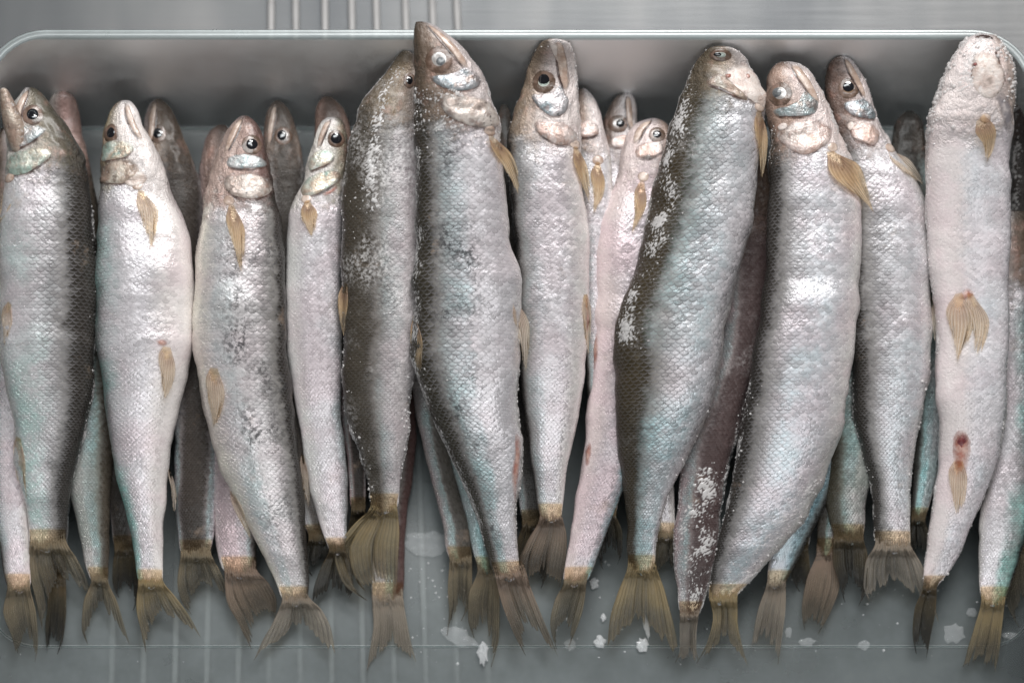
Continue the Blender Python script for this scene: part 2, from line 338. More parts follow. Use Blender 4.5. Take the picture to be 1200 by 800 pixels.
def steel_mat():
    nt = NT('brushed_steel'); tc = nt.n('ShaderNodeTexCoord')
    mp = nt.n('ShaderNodeMapping'); mp.inputs['Scale'].default_value = (3, 160, 1); nt.put(mp.inputs[0], tc.outputs['Object'])
    st = nt.noise(mp.outputs[0], 8, 4, 0.6, 1.0)
    mp2 = nt.n('ShaderNodeMapping'); mp2.inputs['Scale'].default_value = (1, 0.25, 1); nt.put(mp2.inputs[0], tc.outputs['Object'])
    bl = nt.noise(mp2.outputs[0], 26, 3, 0.55, 8.0)
    col = nt.ramp(bl, [(0.3, (0.055, 0.058, 0.062)), (0.5, (0.088, 0.09, 0.092)), (0.7, (0.13, 0.128, 0.127))])
    bp = nt.n('ShaderNodeBump'); bp.inputs['Strength'].default_value = 0.25; bp.inputs['Distance'].default_value = 0.0004
    nt.put(bp.inputs['Height'], st)
    b = nt.bsdf(Base_Color=col, Metallic=0.6, Roughness=nt.math('ADD', 0.36, nt.math('MULTIPLY', st, 0.14)))
    nt.t.links.new(bp.outputs[0], b.inputs['Normal'])
    return nt.out(b.outputs[0])

# ------------------------------------------------------------------ the setting: steel shelf, wire rack, clear tray
M_steel = steel_mat()
g = []; f = []
nx, ny = 24, 24
for j in range(ny + 1):
    for i in range(nx + 1):
        g.append((-4000 + 8000 * i / nx, -4000 + 8000 * j / ny, -26 + 1.5 * mnoise.noise(Vector((i * 0.7, j * 0.5, 3)))))
for j in range(ny):
    for i in range(nx):
        a = j * (nx + 1) + i; f.append((a, a + 1, a + nx + 2, a + nx + 1))
o = link_mesh('counter_top', g, f, M_steel); o['kind'] = 'structure'

def thing(name, label, cat, loc, group=None):
    o = bpy.data.objects.new(name, None); COL.objects.link(o); o.empty_display_size = 0.01
    o.location = Vector(loc) * S; o['label'] = label; o['category'] = cat
    if group: o['group'] = group
    return o

def tube(pts, r, seg=8, closed=False):
    V, F = [], []; n = len(pts)
    for i, p in enumerate(pts):
        a = Vector(pts[(i - 1) % n] if (closed or i > 0) else pts[0]); b = Vector(pts[(i + 1) % n] if (closed or i < n - 1) else pts[-1])
        t = (b - a).normalized(); up = Vector((0, 0, 1)); s = t.cross(up).normalized(); up = s.cross(t)
        for k in range(seg):
            q = 2 * math.pi * k / seg; v = Vector(p) + s * (r * math.cos(q)) + up * (r * math.sin(q)); V.append(tuple(v))
    for i in range(n if closed else n - 1):
        for k in range(seg):
            a = i * seg + k; b = i * seg + (k + 1) % seg; i2 = (i + 1) % n
            F.append((a, b, i2 * seg + (k + 1) % seg, i2 * seg + k))
    if not closed: F.append(tuple(range(seg - 1, -1, -1))); F.append(tuple((n - 1) * seg + k for k in range(seg)))
    return V, F

M_rod = simple_mat('white_coated_wire', (0.34, 0.33, 0.325), 0.45, 0, 0.05, 0.25, 120)
rack_o = P(360, 400, -26)
rack = thing('wire_rack', 'white wire rack of parallel rods lying under the left half of the clear tray', 'rack', rack_o)
for i in range(13):
    xb = 130 + 37 * i; xt = 160 + 31 * i + (3 if i % 3 else 0)
    p0 = P(xb, 830, -18); p1 = P(xt, -60, -18) if i >= 5 else P(xb + 8, 470, -18)
    V, F = tube([p0 + (p1 - p0) * (k / 6) for k in range(7)], 4.2)
    link_mesh('rod', V, F, M_rod, rack, origin=rack_o)
for yy in (560, 250):
    p0, p1 = P(120 if yy > 400 else 300, yy, -22.5), P(590, yy, -22.5)
    V, F = tube([p0, p1], 3.4); link_mesh('cross_rod', V, F, M_rod, rack, origin=rack_o)

M_tray = plastic_mat('clear_plastic', 0.60, (0.36, 0.40, 0.405), tint=(0.88, 0.93, 0.93), gloss=0.05, rough=0.40)
M_wall = plastic_mat('brightened_plastic', 0.85, (0.42, 0.47, 0.475), tint=(0.90, 0.94, 0.94), gloss=0.03, rough=0.45)  # paler copy of the tray plastic, brightens the dim wall by colour
M_rim = plastic_mat('lit_plastic_rim', 0.8, (0.66, 0.72, 0.72), gloss=0.1, rough=0.2)  # whitened plastic, the light caught by the rim is in its colour
M_ridge = plastic_mat('cloudy_plastic_ridge', 0.08, (0.60, 0.66, 0.66), gloss=0.02, rough=0.4)

RIMZ = 185
def rrect(x0, x1, y0, y1, r, z, n=10):
    pts = []
    for cx, cy, a0 in ((x1 - r, y1 - r, 0), (x0 + r, y1 - r, 90), (x0 + r, y0 + r, 180), (x1 - r, y0 + r, 270)):
        for k in range(n + 1):
            a = math.radians(a0 + 90 * k / n); pts.append((cx + r * math.cos(a), cy + r * math.sin(a), z))
    return pts
fl0, fl1 = P(0, 152, 0), P(1200, 780, 0)
FX0, FX1, FY0, FY1 = P(-14, 400, 0).x, P(1213, 400, 0).x, P(600, 850, 0).y, P(600, 150, 0).y
RX0, RX1, RY1 = P(-18, 300, RIMZ).x, P(1211, 300, RIMZ).x, P(600, 45, RIMZ).y
RY0 = FY0 - (RY1 - FY1)
def tray_ring(t, z, grow=0, rr=None):
    r = 42 + (62 - 42) * t if rr is None else rr
    return rrect(FX0 + (RX0 - FX0) * t - grow, FX1 + (RX1 - FX1) * t + grow, FY0 + (RY0 - FY0) * t - grow, FY1 + (RY1 - FY1) * t + grow, r, z)
tray_o = ((FX0 + FX1) / 2, (FY0 + FY1) / 2, -8)
prof = [(-.02, 0)] + [(0.0 + 0.09 * (1 - math.cos(a)) , 16 * (a / 1.57) ** 2) for a in np.linspace(0.2, 1.57, 6)] + [(0.3, 60), (0.55, 105), (0.8, 150), (0.97, RIMZ - 4), (1.0, RIMZ)]
rows = [tray_ring(t, z) for t, z in prof]
rows_out = [tray_ring(t + 0.03, z - 5) for t, z in prof][::-1]
n = len(rows[0]); V = [p for r in rows for p in r]; F = []
for i in range(len(rows) - 1):
    for k in range(n): F.append((i * n + k, i * n + (k + 1) % n, (i + 1) * n + (k + 1) % n, (i + 1) * n + k))
F.append(tuple(range(n)))
tray = link_mesh('plastic_tray', V, F, M_tray, origin=tray_o)
tray.data.materials.append(M_wall)
for p_ in tray.data.polygons:
    if n * 5 <= p_.index < len(F) - 1: p_.material_index = 1
tray.location = Vector(tray_o) * S
tray['label'] = 'clear rounded plastic tray holding all the frozen fish'; tray['category'] = 'tray'
rp = [(0, RIMZ - 1), (1.0, RIMZ + 2.0), (3.0, RIMZ + 3.0), (6.5, RIMZ + 2.2), (8.0, RIMZ), (9.0, RIMZ + 1.0), (10.5, RIMZ - 1), (10.8, RIMZ - 7), (9.5, RIMZ - 7), (8.8, RIMZ - 2)]
rows = [tray_ring(1.0, z, g, 62 + g) for g, z in rp]
V = [p for r in rows for p in r]; F = []
for i in range(len(rows) - 1):
    for k in range(n): F.append((i * n + k, i * n + (k + 1) % n, (i + 1) * n + (k + 1) % n, (i + 1) * n + k))
link_mesh('rim', V, F, M_rim, tray, origin=tray_o)
V, F = tube(rrect(FX0 + 10, FX1 - 10, P(0, 757, 0).y, P(0, 151, 0).y, 60, 0.6, 12), 1.4, 6, True)
link_mesh('floor_ridge', V, F, M_ridge, tray, origin=tray_o)

# ------------------------------------------------------------------ fish
M_pupil = simple_mat('eye_pupil', (0.006, 0.006, 0.008), 0.12, 0, 1.0)
M_pupil_dull = simple_mat('cloudy_pupil', (0.05, 0.055, 0.06), 0.3, 0, 0.4, 0.5, 900, 0, (0.20, 0.20, 0.2))
IRIS = {
    'silver': iris_mat('silver_iris', (0.62, 0.62, 0.56), (0.26, 0.30, 0.27), (0.03, 0.025, 0.02)),
    'gold':   iris_mat('amber_iris', (0.36, 0.22, 0.12), (0.13, 0.085, 0.055), (0.03, 0.02, 0.015)),
    'cloudy': iris_mat('frozen_iris', (0.44, 0.42, 0.40), (0.28, 0.26, 0.25), (0.12, 0.08, 0.06)),
    'white':  iris_mat('white_iris', (0.70, 0.68, 0.66), (0.52, 0.48, 0.46), (0.10, 0.07, 0.06)),
    'dark':   iris_mat('dark_iris', (0.11, 0.13, 0.12), (0.05, 0.055, 0.05), (0.015, 0.012, 0.01)),
}
M_lid = flesh_mat('eye_socket_skin', (0.075, 0.045, 0.03), (0.17, 0.11, 0.085), 0.75, 1.0)
M_mouth = flesh_mat('mouth_slit', (0.035, 0.02, 0.018), (0.09, 0.05, 0.04), 0.55, 1.0)
M_fold = flesh_mat('fold_and_shade_skin', (0.045, 0.022, 0.018), (0.15, 0.075, 0.055), 0.5, 1.0)
M_jaw = flesh_mat('jaw_skin', (0.34, 0.24, 0.19), (0.52, 0.42, 0.36), 0.6, 1.0)
PL = {
    'silver': plate_mat('silver_plate', (0.28, 0.32, 0.34), (0.46, 0.44, 0.45), (0.36, 0.31, 0.31), 0.6, 0.30, 0.85, 1),
    'blue':   plate_mat('blue_silver_plate', (0.28, 0.33, 0.335), (0.40, 0.39, 0.385), (0.36, 0.31, 0.29), 0.5, 0.30, 0.5, 2),
    'pink':   plate_mat('pink_plate', (0.38, 0.26, 0.22), (0.54, 0.44, 0.41), (0.42, 0.36, 0.33), 0.3, 0.30, 0.4, 3),
    'brown':  plate_mat('brown_plate', (0.19, 0.13, 0.10), (0.33, 0.26, 0.21), (0.45, 0.40, 0.34), 0.2, 0.32, 0.4, 4),
    'green':  plate_mat('greenish_plate', (0.36, 0.46, 0.40), (0.54, 0.54, 0.47), (0.48, 0.38, 0.29), 0.4, 0.28, 0.3, 5),
    'black':  plate_mat('speckled_plate', (0.40, 0.32, 0.28), (0.50, 0.44, 0.40), (0.22, 0.17, 0.15), 0.3, 0.30, 0.95, 6),
    'cream':  plate_mat('cream_plate', (0.50, 0.40, 0.35), (0.62, 0.55, 0.51), (0.52, 0.42, 0.38), 0.05, 0.40, 0.1, 7),
}
M_wound = flesh_mat('raw_flesh', (0.10, 0.015, 0.018), (0.28, 0.10, 0.09), 0.10, 0.95, 0.25)
M_sore = flesh_mat('reddened_skin', (0.30, 0.12, 0.09), (0.50, 0.33, 0.28), 0.0, 0.95)
M_fold2 = flesh_mat('grey_fold_skin', (0.20, 0.18, 0.19), (0.42, 0.37, 0.36), 0.05, 1.0)
M_frost = ice_mat('frost', 0.18, (0.84, 0.81, 0.80), True)
M_ice = ice_mat('ice', 0.50, (0.84, 0.85, 0.86))
M_slush = ice_mat('thin_ice', 0.86, (0.80, 0.82, 0.83))
TAILS = {
    'olive':  fin_mat('olive_fin', (0.32, 0.25, 0.165), (0.26, 0.22, 0.155), (0.10, 0.095, 0.085), 15, 0.78, 1),
    'yellow': fin_mat('yellow_fin', (0.40, 0.30, 0.16), (0.35, 0.28, 0.165), (0.16, 0.145, 0.12), 15, 0.75, 2),
    'brown':  fin_mat('brown_fin', (0.37, 0.27, 0.21), (0.29, 0.225, 0.175), (0.13, 0.115, 0.10), 15, 0.75, 3),
    'dark':   fin_mat('dark_fin', (0.14, 0.10, 0.055), (0.075, 0.062, 0.04), (0.03, 0.03, 0.03), 15, 0.45, 4),
    'grey':   fin_mat('grey_fin', (0.37, 0.30, 0.235), (0.36, 0.315, 0.265), (0.25, 0.23, 0.21), 15, 0.78, 5),
}
FINC = {'olive': (0.30, 0.24, 0.165), 'yellow': (0.36, 0.28, 0.16), 'brown': (0.33, 0.25, 0.20), 'dark': (0.12, 0.09, 0.05), 'grey': (0.30, 0.23, 0.165)}
M_pec = fin_mat('amber_fin', (0.42, 0.28, 0.20), (0.66, 0.48, 0.30), (0.76, 0.63, 0.47), 9, 0.9, 6, 0.18, 0.42)
M_pecp = fin_mat('pale_fin', (0.60, 0.48, 0.41), (0.78, 0.68, 0.59), (0.82, 0.75, 0.69), 9, 1.0, 7, 0.10, 0.62)

def wallz(y): return max(0.0, RIMZ * (150 - y) / 105.0)

class Fish: pass

def poly_curve(pts, n):
    "resample a polyline smoothly at n even steps"
    p = np.array(pts, float); d = np.r_[0, np.cumsum(np.hypot(*(np.diff(p[:, :2], axis=0).T)))]
    t = np.linspace(0, d[-1], n)
    if len(p) == 2: return np.c_[np.interp(t, d, p[:, 0]), np.interp(t, d, p[:, 1])]
    return np.c_[pchip(d, p[:, 0])(t), pchip(d, p[:, 1])(t)]

def make_fish(label, slices, alpha, style, z, tail=None, tailm='olive', eye=None, plates=(), pec=None, fins=(), frost=(),
              gill=None, kr=0.63, marks=(), jaw=None, seed=0, hi=True, tailz=None, notch=0.4, twist=0.0):
    rng = random.Random(seed * 17 + 5)
    yb = slices[-1][0]
    if tail:
        (ya_, la, ra), (yb_, lb, rb) = slices[-2], slices[-1]
        hl, cm, sl = (rb - lb) / 2, (lb + rb) / 2, ((lb + rb) - (la + ra)) / 2 / (yb_ - ya_)
        ex = 0.55 * hl + 2; hl *= .98; yb = yb_ - 5
        slices = list(slices[:-1]) + [(yb, lb, rb)] + [(yb + ex * k, cm + sl * ex * k - hl * w, cm + sl * ex * k + hl * w) for k, w in ((0.3, .93), (0.6, .76), (0.85, .48), (1.0, .14))]
    ys = [s[0] for s in slices]
    fl, fr = pchip(ys, [s[1] for s in slices]), pchip(ys, [s[2] for s in slices])
    y0, y1 = ys[0], ys[-1]
    zf = pchip([a for a, b in z], [b for a, b in z])
    gl = gill if gill is not None else y0 + 0.19 * (y1 - y0)
    # ring heights: fine at the snout, finer on the head than on the body
    nh, nb = (64, 96) if hi else (40, 64)
    R = [y0 + (gl + 20 - y0) * (i / nh) ** 1.35 for i in range(1, nh)] + list(np.linspace(gl + 20, y1, nb))
    ns = 84 if hi else 44
    F = Fish(); F.fl, F.fr = fl, fr
    def hw(y): return max(0.6, float(fr(y) - fl(y)) / 2 * (1 + 0.035 * mnoise.noise(Vector((y * 0.035, seed * 3.7, 1))) + 0.015 * mnoise.noise(Vector((y * 0.11, seed * 1.9, 2)))))
    def cx(y): return float(fl(y) + fr(y)) / 2 + 1.3 * mnoise.noise(Vector((y * 0.04, seed * 2.9, 5)))
    def cz(y): return kr * hw(y)
    def zc(y):
        b = float(zf(y)); w = wallz(y) + cz(y) + 2
        return max(b, w, cz(y) + 1.5)
    zs = np.array([zc(y) for y in R]); k = 9
    zs = np.convolve(np.pad(zs, k, 'edge'), np.ones(2 * k + 1) / (2 * k + 1), 'valid')
    zi = lambda y: float(np.interp(y, R, zs))
    F.hw, F.cx, F.cz, F.zi = hw, cx, cz, zi
    al = math.radians(alpha)
    off = Vector((seed * 3.1, seed * 1.7, 0))
    ring = {}
    def rg(y):
        r = ring.get(y)
        if r is None:
            zz = zi(y); e = min(1.0, max(0.0, (yb - 4 - y) / 46.0)); r = ring[y] = (P(cx(y), y, zz), KZ(zz), hw(y), cz(y) * (0.17 + 0.83 * e ** 0.8))
        return r
    def surf(y, ph, lift=0.0):
        c, kk, h, hz = rg(y)
        q = 2.4
        cs, sn = math.cos(ph), math.sin(ph)
        r = (abs(cs) ** q + abs(sn) ** q) ** (-1 / q)
        t = (y - y0) / (y1 - y0)
        nz = mnoise.noise(Vector((y * 0.017, cs * 0.9, sn * 0.9)) + off) * 0.074 + mnoise.noise(Vector((y * 0.028, cs * 1.6 + 4, sn * 1.6)) + off) * 0.030 + mnoise.noise(Vector((y * 0.05, cs * 2.2, sn * 2.2)) + off) * 0.016
        if y < gl: nz += mnoise.noise(Vector((y * 0.085, cs * 3.4, sn * 3.4)) + off) * 0.05
        # gill opening: a low step round the body behind the head
        g0 = gl + 10 * math.cos(ph - al) * 0.6
        st = (0.02 * math.exp(-((y - g0 + 3) / 5.0) ** 2) - 0.02 * math.exp(-((y - g0 - 5) / 4.0) ** 2)) * max(0, math.sin(ph))
        r *= 1 + (nz + st) * min(1, h / 20)
        return c + Vector((kk * h * r * cs + lift * cs, 0, hz * r * sn + lift * sn))
    F.surf = surf
    def front(x, y, lift=0.0):
        y = min(max(y, y0 + 1), y1)
        a = max(-0.97, min(0.97, (x - cx(y)) / hw(y)))
        q = 2.4; s = (1 - abs(a) ** q) ** (1 / q); ph = math.atan2(s, a)
        p = surf(y, ph); e = 1.5
        t1 = surf(min(y + e, y1), ph) - surf(max(y - e, y0), ph); t2 = surf(y, ph + 0.05) - surf(y, ph - 0.05)
        nn = t2.cross(t1); nn = nn.normalized() if nn.length > 1e-6 else Vector((0, 0, 1))
        if nn.z < 0: nn = -nn
        return p + nn * lift, nn
    F.front = front
    base = P(cx((y0 + y1) / 2), (y0 + y1) / 2, 0)
    root = thing('fish', label, 'fish', base, 'frozen silvery fish heaped in the tray')
    # ---- body
    V, FA, UV, dors, head, tailm_a, tipa, alo = [], [], [], [], [], [], [], []
    NROW = 38
    us = []; u = 0
    for i, y in enumerate(R):
        if i: u += (y - R[i - 1]) / (max(hw(y), 40) * 5.2 / NROW)
        us.append(u)
    for i, y in enumerate(R):
        tw = twist * (y - y0) / (y1 - y0)
        for j in range(ns):
            ph = 2 * math.pi * j / ns
            V.append(tuple(surf(y, ph)))
            da = abs((ph - al - tw + math.pi) % (2 * math.pi) - math.pi) / math.pi
            dors.append(da)
            nape = max(0.0, 1 - da / 0.36)
            g0 = gl + 4 - 30 * nape + 16 * mnoise.noise(Vector((y * 0.03, math.cos(ph) * 2.2, math.sin(ph) * 2.2)) + off)
            head.append(1 / (1 + math.exp(min(50, max(-50, (y - g0) / (11.0 + 12 * nape))))))
            tailm_a.append(max(0, (y - yb + 10) / (y1 - yb + 10.1)) * (0.72 + 0.28 * abs(math.cos(ph)))); tipa.append(max(0.0, 1 - (y - y0) / 16.0)); alo.append((y - y0) / (y1 - y0))
    for i in range(len(R) - 1):
        for j in range(ns):
            j2 = (j + 1) % ns
            FA.append((i * ns + j, (i + 1) * ns + j, (i + 1) * ns + j2, i * ns + j2))
            va, vb = NROW * j / ns, NROW * (j + 1) / ns
            UV += [(us[i], va), (us[i + 1], va), (us[i + 1], vb), (us[i], vb)]
    tip = P(cx(y0), y0 - 0.5, zi(y0)); V.append(tuple(tip)); dors.append(0.3); head.append(1); tailm_a.append(0); tipa.append(1); alo.append(0)
    end = P(cx(y1), y1 + 1, zi(y1) - 2); V.append(tuple(end)); dors.append(0.4); head.append(0); tailm_a.append(1); tipa.append(0); alo.append(1)
    for j in range(ns):
        j2 = (j + 1) % ns; L = (len(R) - 1) * ns
        FA.append((len(V) - 2, j, j2)); UV += [(0, 0)] * 3
        FA.append((L + j, len(V) - 1, L + j2)); UV += [(us[-1], 0)] * 3
    link_mesh('body', V, FA, skin_mat(dict(style, finc=FINC[tailm]), seed * 1.37), root, uv=UV, attrs={'dors': dors, 'headm': head, 'tailm': tailm_a, 'tipm': tipa, 'along': alo}, origin=base)

    def patch(name, outline, mat, h, parent, nr=7, na=36, power=3.0, sink=-0.8, flap=False):
        pts = np.array(outline, float); c = pts.mean(0)
        n = len(pts); loop = []; hy = max(1.0, (pts[:, 1].max() - pts[:, 1].min()) / 2)
        for k in range(na):          # closed Catmull-Rom round the outline
            t = k / na * n; i = int(t) % n; ff = t - int(t)
            p0, p1, p2, p3 = pts[i - 1], pts[i], pts[(i + 1) % n], pts[(i + 2) % n]
            loop.append(0.5 * ((2 * p1) + (-p0 + p2) * ff + (2*p0 - 5*p1 + 4*p2 - p3) * ff**2 + (-p0 + 3*p1 - 3*p2 + p3) * ff**3))
        VV, FF, RA = [], [], [0.0]
        VV.append(tuple(front(c[0], c[1], 0.95 + h * 0.5 if flap else h)[0]))
        for r in range(1, nr + 1):
            rr = r / nr
            for k in range(na):
                q = c + (loop[k] - c) * rr
                if flap:      # a flap: flush with the skin towards the snout, free and lifted towards the tail
                    dv = max(0.0, min(1.0, ((q[1] - c[1]) / hy + 1) / 2)); dv = dv * dv * (3 - 2 * dv)
                    VV.append(tuple(front(q[0], q[1], (0.95 + h * dv) * (1 - rr ** 9) - 0.5 * rr ** 9)[0])); RA.append(rr * (1.12 - 0.40 * dv))
                else:
                    VV.append(tuple(front(q[0], q[1], sink + (h - sink) * (1 - rr ** power))[0])); RA.append(rr)
        for k in range(na): FF.append((0, 1 + (k + 1) % na, 1 + k))
        for r in range(nr - 1):
            for k in range(na):
                a = 1 + r * na + k; b = 1 + r * na + (k + 1) % na
                FF.append((a, b, b + na, a + na))
        return link_mesh(name, VV, FF, mat, parent, origin=base, attrs={'rad': RA})

    def ell(x, y, rx, ry, n=16): return [(x + rx * math.cos(2 * math.pi * k / n), y + ry * math.sin(2 * math.pi * k / n)) for k in range(n)]
    if eye:
        ex, ey, rx, ry, kind, pr = eye[:6]; pdx, pdy = eye[6:8] if len(eye) > 6 else (0, 0)
        e = patch('eye', ell(ex, ey, rx, ry), IRIS[kind], 1.3, root, 6, 32, 2.4)
        patch('pupil', ell(ex + pdx, ey + pdy, pr, pr * ry / rx), M_pupil_dull if kind == 'cloudy' else M_pupil, 1.75, e, 4, 20, 3.0, 0.9)
        patch('eye_socket', ell(ex, ey + 0.5, rx + 2.6, ry + 2.6), M_lid, 0.9, e, 5, 32, 4.0, -0.3)
        L = ey - y0; bs = -1 if math.cos(al) > 0 else 1
        if jaw is None and L > 22:
            pt = lambda y, a: (cx(y) + hw(y) * a * bs, y)
            patch('jaw', [pt(y0 + 4, .05), pt(y0 + .45 * L, .12), pt(ey - 4, .32), pt(ey + 10, .48), pt(ey + 13, .66), pt(ey, .72), pt(y0 + .5 * L, .66), pt(y0 + 5, .55)], M_jaw, 2.4, root, 7, 44, 3.0)
            patch('mouth', [pt(y0 + 2, .02), pt(y0 + .45 * L, .06), pt(ey - 3, .26), pt(ey + 13, .46), pt(ey + 12, .53), pt(ey - 3, .36), pt(y0 + .45 * L, .18), pt(y0 + 2.5, .22)], M_mouth, 0.9, root, 4, 40, 2.0, 0.2)
    for nm, outl, mk, h in plates:
        mx = sum(q[0] for q in outl) / len(outl); my = sum(q[1] for q in outl) / len(outl)
        if nm in ('cheek_plate', 'gill_cover'):
            patch('gill_fold_shade', [(mx + (x - mx) * 1.14, my + (y - my) * 1.16 + 3.2) for x, y in outl], M_fold, 0.9, root, 6, 44, 3.0, -0.4)  # dark gill slit, with the shadow gap below the plate painted in
        patch(nm, [(mx + (x - mx) * 1.07, my + (y - my) * 1.07) for x, y in outl], PL[mk], h * 0.5, root, 9, 52, 6.0, flap=nm != 'bone_plate')
    for nm, outl, mm, h in marks: patch(nm, outl, mm, h, root, 7, 36, 1.6, -0.5)

    def fin(name, A, B, mat, zfun, nr=13, rows=16, notch=0.0, leaf=False, fray=0.05, parent=root, ridge=0.9, thick=1.0):
        pa, pb = poly_curve(A, 60), poly_curve(B, 60)
        nc = nr * 2 + 1; VV, FF, UV = [], [], []
        lens = []
        for c in range(nc):
            uu = c / (nc - 1); L = 1 - notch * (1 - abs(2 * uu - 1) ** 1.3)
            if c % 5 == 0: tuft = rng.random()
            L *= 1 - (rng.random() * fray * .6 + tuft * fray * 1.2 + (fray * 0.7 if c % 2 else 0)) * (1 if 0 < c < nc - 1 else 0.3)
            if fray > .06 and c % 5 == 0 and 2 < c < nc - 3 and rng.random() < .5: L *= 0.80
            if leaf: L *= 1 - 0.42 * abs(2 * uu - 1.2) ** 1.7
            if rng.random() < 0.07 * (fray > 0.02): L *= 0.86
            lens.append(L)
        warp = rng.random() * 10
        for r in range(rows + 1):
            v = r / rows
            for c in range(nc):
                uu = c / (nc - 1); t = v * lens[c] * 59
                i = min(58, int(t)); ff = t - i
                a = pa[i] + (pa[i + 1] - pa[i]) * ff; b = pb[i] + (pb[i + 1] - pb[i]) * ff
                q = a + (b - a) * ((uu - .5) * (1 - 0.30 * max(0, v - .5) / .5 * v) * (0.55 + 0.6 * min(1, v / .35)) + .5 if leaf else uu)
                q = q + 1.2 * v * mnoise.noise(Vector((uu * 6, v * 3, warp)))
                zz = zfun(q[0], q[1], uu, v) + (ridge if c % 2 == 0 else -ridge) * 0.5 * (1 - v * 0.4) + 2.5 * v * mnoise.noise(Vector((uu * 3, v * 2, warp + 5)))
                VV.append(tuple(P(q[0], q[1], zz)))
        for r in range(rows):
            for c in range(nc - 1):
                a = r * nc + c
                FF.append((a, a + nc, a + nc + 1, a + 1))
                for cc, rr in ((c, r), (c, r + 1), (c + 1, r + 1), (c + 1, r)): UV.append((cc / (nc - 1), rr / rows))
        o = link_mesh(name, VV, FF, mat, parent, uv=UV, origin=base)
        sm = o.modifiers.new('thickness', 'SOLIDIFY'); sm.thickness = thick * S; sm.offset = 0
        return o
    F.fin = fin
    if tail:
        za = zi(yb) - 0.5; zt = tailz if tailz is not None else max(6, za * 0.45)
        A, B = [tuple(q) for q in tail[0]], [tuple(q) for q in tail[1]]
        ya = yb - 13; A = [(float(fl(ya)) + 0.5, ya)] + A; B = [(float(fr(ya)) - 0.5, ya)] + B
        def tz(x, y, uu, v):
            zz = za + (zt - za) * min(1, v * 1.1) + 2.0 * math.sin(uu * 3.1) * v
            if y < y1 - 0.5:      # the first rays lie over the scaled root
                a = max(-0.99, min(0.99, (x - cx(y)) / hw(y))); r = rg(y)
                zz = max(zz, zi(y) + r[3] * (1 - abs(a) ** 2.4) ** (1 / 2.4) * 1.08 + 2.2)
            return zz
        fin('tail_fin', A, B, TAILS[tailm], tz, notch=notch * 0.72, fray=0.07, rows=20)
    for nm, A, B, mk, lift in (pec or []):
        if nm == 'pectoral_fin': patch('fin_base', ell((A[0][0] + B[0][0]) / 2, A[0][1] + 1, 8, 7), M_jaw, 1.1, root, 5, 24, 2.5, -0.4)
        mm = M_pecp if mk == 'pale' else M_pec if mk == 'amber' else TAILS[mk]
        def zfun(x, y, uu, v, lift=lift):
            yy = min(max(y, y0 + 2), y1); a = max(-0.985, min(0.985, (x - cx(yy)) / hw(yy)))
            s = (1 - abs(a) ** 2.25) ** (1 / 2.25)
            return zi(yy) + cz(yy) * s * 1.04 + 1.0 + lift * (0.25 + v)
        fin(nm, A, B, mm, zfun, nr=9, rows=16, fray=0.09, ridge=0.45, thick=0.7, leaf=True)
    # ---- frost: a granular crust on the skin and fine crystals in it
    VV, FF, HG = [], [], []
    for (fy0, fy1, pc, psd, cnt, sz) in frost:
        sz *= 0.78
        ny = max(3, int((fy1 - fy0) / 1.7)); span = math.radians(psd) * 1.9
        hm = hw(min(max((fy0 + fy1) / 2, y0 + 1), y1)); npx = max(4, int(2 * span * hm / 1.7)); b = len(VV); H = []
        for r in range(ny + 1):
            y = min(max(fy0 + (fy1 - fy0) * r / ny, y0 + 0.6), y1 - 1); ew = min(1, r / 5, (ny - r) / 5)
            for k in range(npx + 1):
                q = -1 + 2 * k / npx; ph = math.radians(pc) + span * q
                n1 = mnoise.noise(Vector((y * 0.045, ph * hm * 0.045, seed * 2.3)))
                n2 = mnoise.noise(Vector((y * 0.33, ph * hm * 0.31, seed * 1.1)))
                n3 = rng.random()
                wq = math.exp(-(q * 1.6) ** 2) * ew; hh = sz * (wq * (0.50 + 0.90 * n1) + (0.55 * n2 + 1.05 * (n3 - .5)) * (0.30 + 0.70 * wq) - 0.50); H.append(hh); HG.append(max(0.0, hh / sz * 2.4))
                VV.append(tuple(surf(y, ph, max(-1.2, min(hh, sz * 0.9)))))
        w = npx + 1
        for r in range(ny):
            for k in range(npx):
                a = r * w + k
                if max(H[a], H[a + 1], H[a + w], H[a + w + 1]) > -0.3: FF.append((b + a, b + a + w, b + a + w + 1, b + a + 1))
    t = (1 + 5 ** .5) / 2
    ico = [Vector(v).normalized() for v in ((-1,t,0),(1,t,0),(-1,-t,0),(1,-t,0),(0,-1,t),(0,1,t),(0,-1,-t),(0,1,-t),(t,0,-1),(t,0,1),(-t,0,-1),(-t,0,1))]
    icf = ((0,11,5),(0,5,1),(0,1,7),(0,7,10),(0,10,11),(1,5,9),(5,11,4),(11,10,2),(10,7,6),(7,1,8),(3,9,4),(3,4,2),(3,2,6),(3,6,8),(3,8,9),(4,9,5),(2,4,11),(6,2,10),(8,6,7),(9,8,1))
    for (fy0, fy1, pc, psd, cnt, sz) in frost:
        for _ in range(int(cnt * 0.3)):
            y = rng.uniform(fy0, fy1); ph = math.radians(rng.gauss(pc, psd))
            if mnoise.noise(Vector((y * 0.05, ph * 2, seed))) < -0.12: continue
            y = min(max(y, y0 + 1), y1 - 1)
            p = surf(y, ph, 0.1); s = sz * (0.16 + rng.random() ** 3 * 0.5); b = len(VV)
            sx, sy, sz_ = (s * rng.uniform(0.6, 1.3) for _ in range(3))
            for v in ico:
                jj = rng.uniform(0.7, 1.25); VV.append((p.x + v.x * sx * jj, p.y + v.y * sy * jj, p.z + v.z * sz_ * jj)); HG.append(0.8)
            FF += [(a + b, c + b, d + b) for a, c, d in icf]
    if VV:
        o = link_mesh('frost', VV, FF, M_frost, root, smooth=True, origin=base, attrs={'hgt': HG}); o['kind'] = 'stuff'
    return F

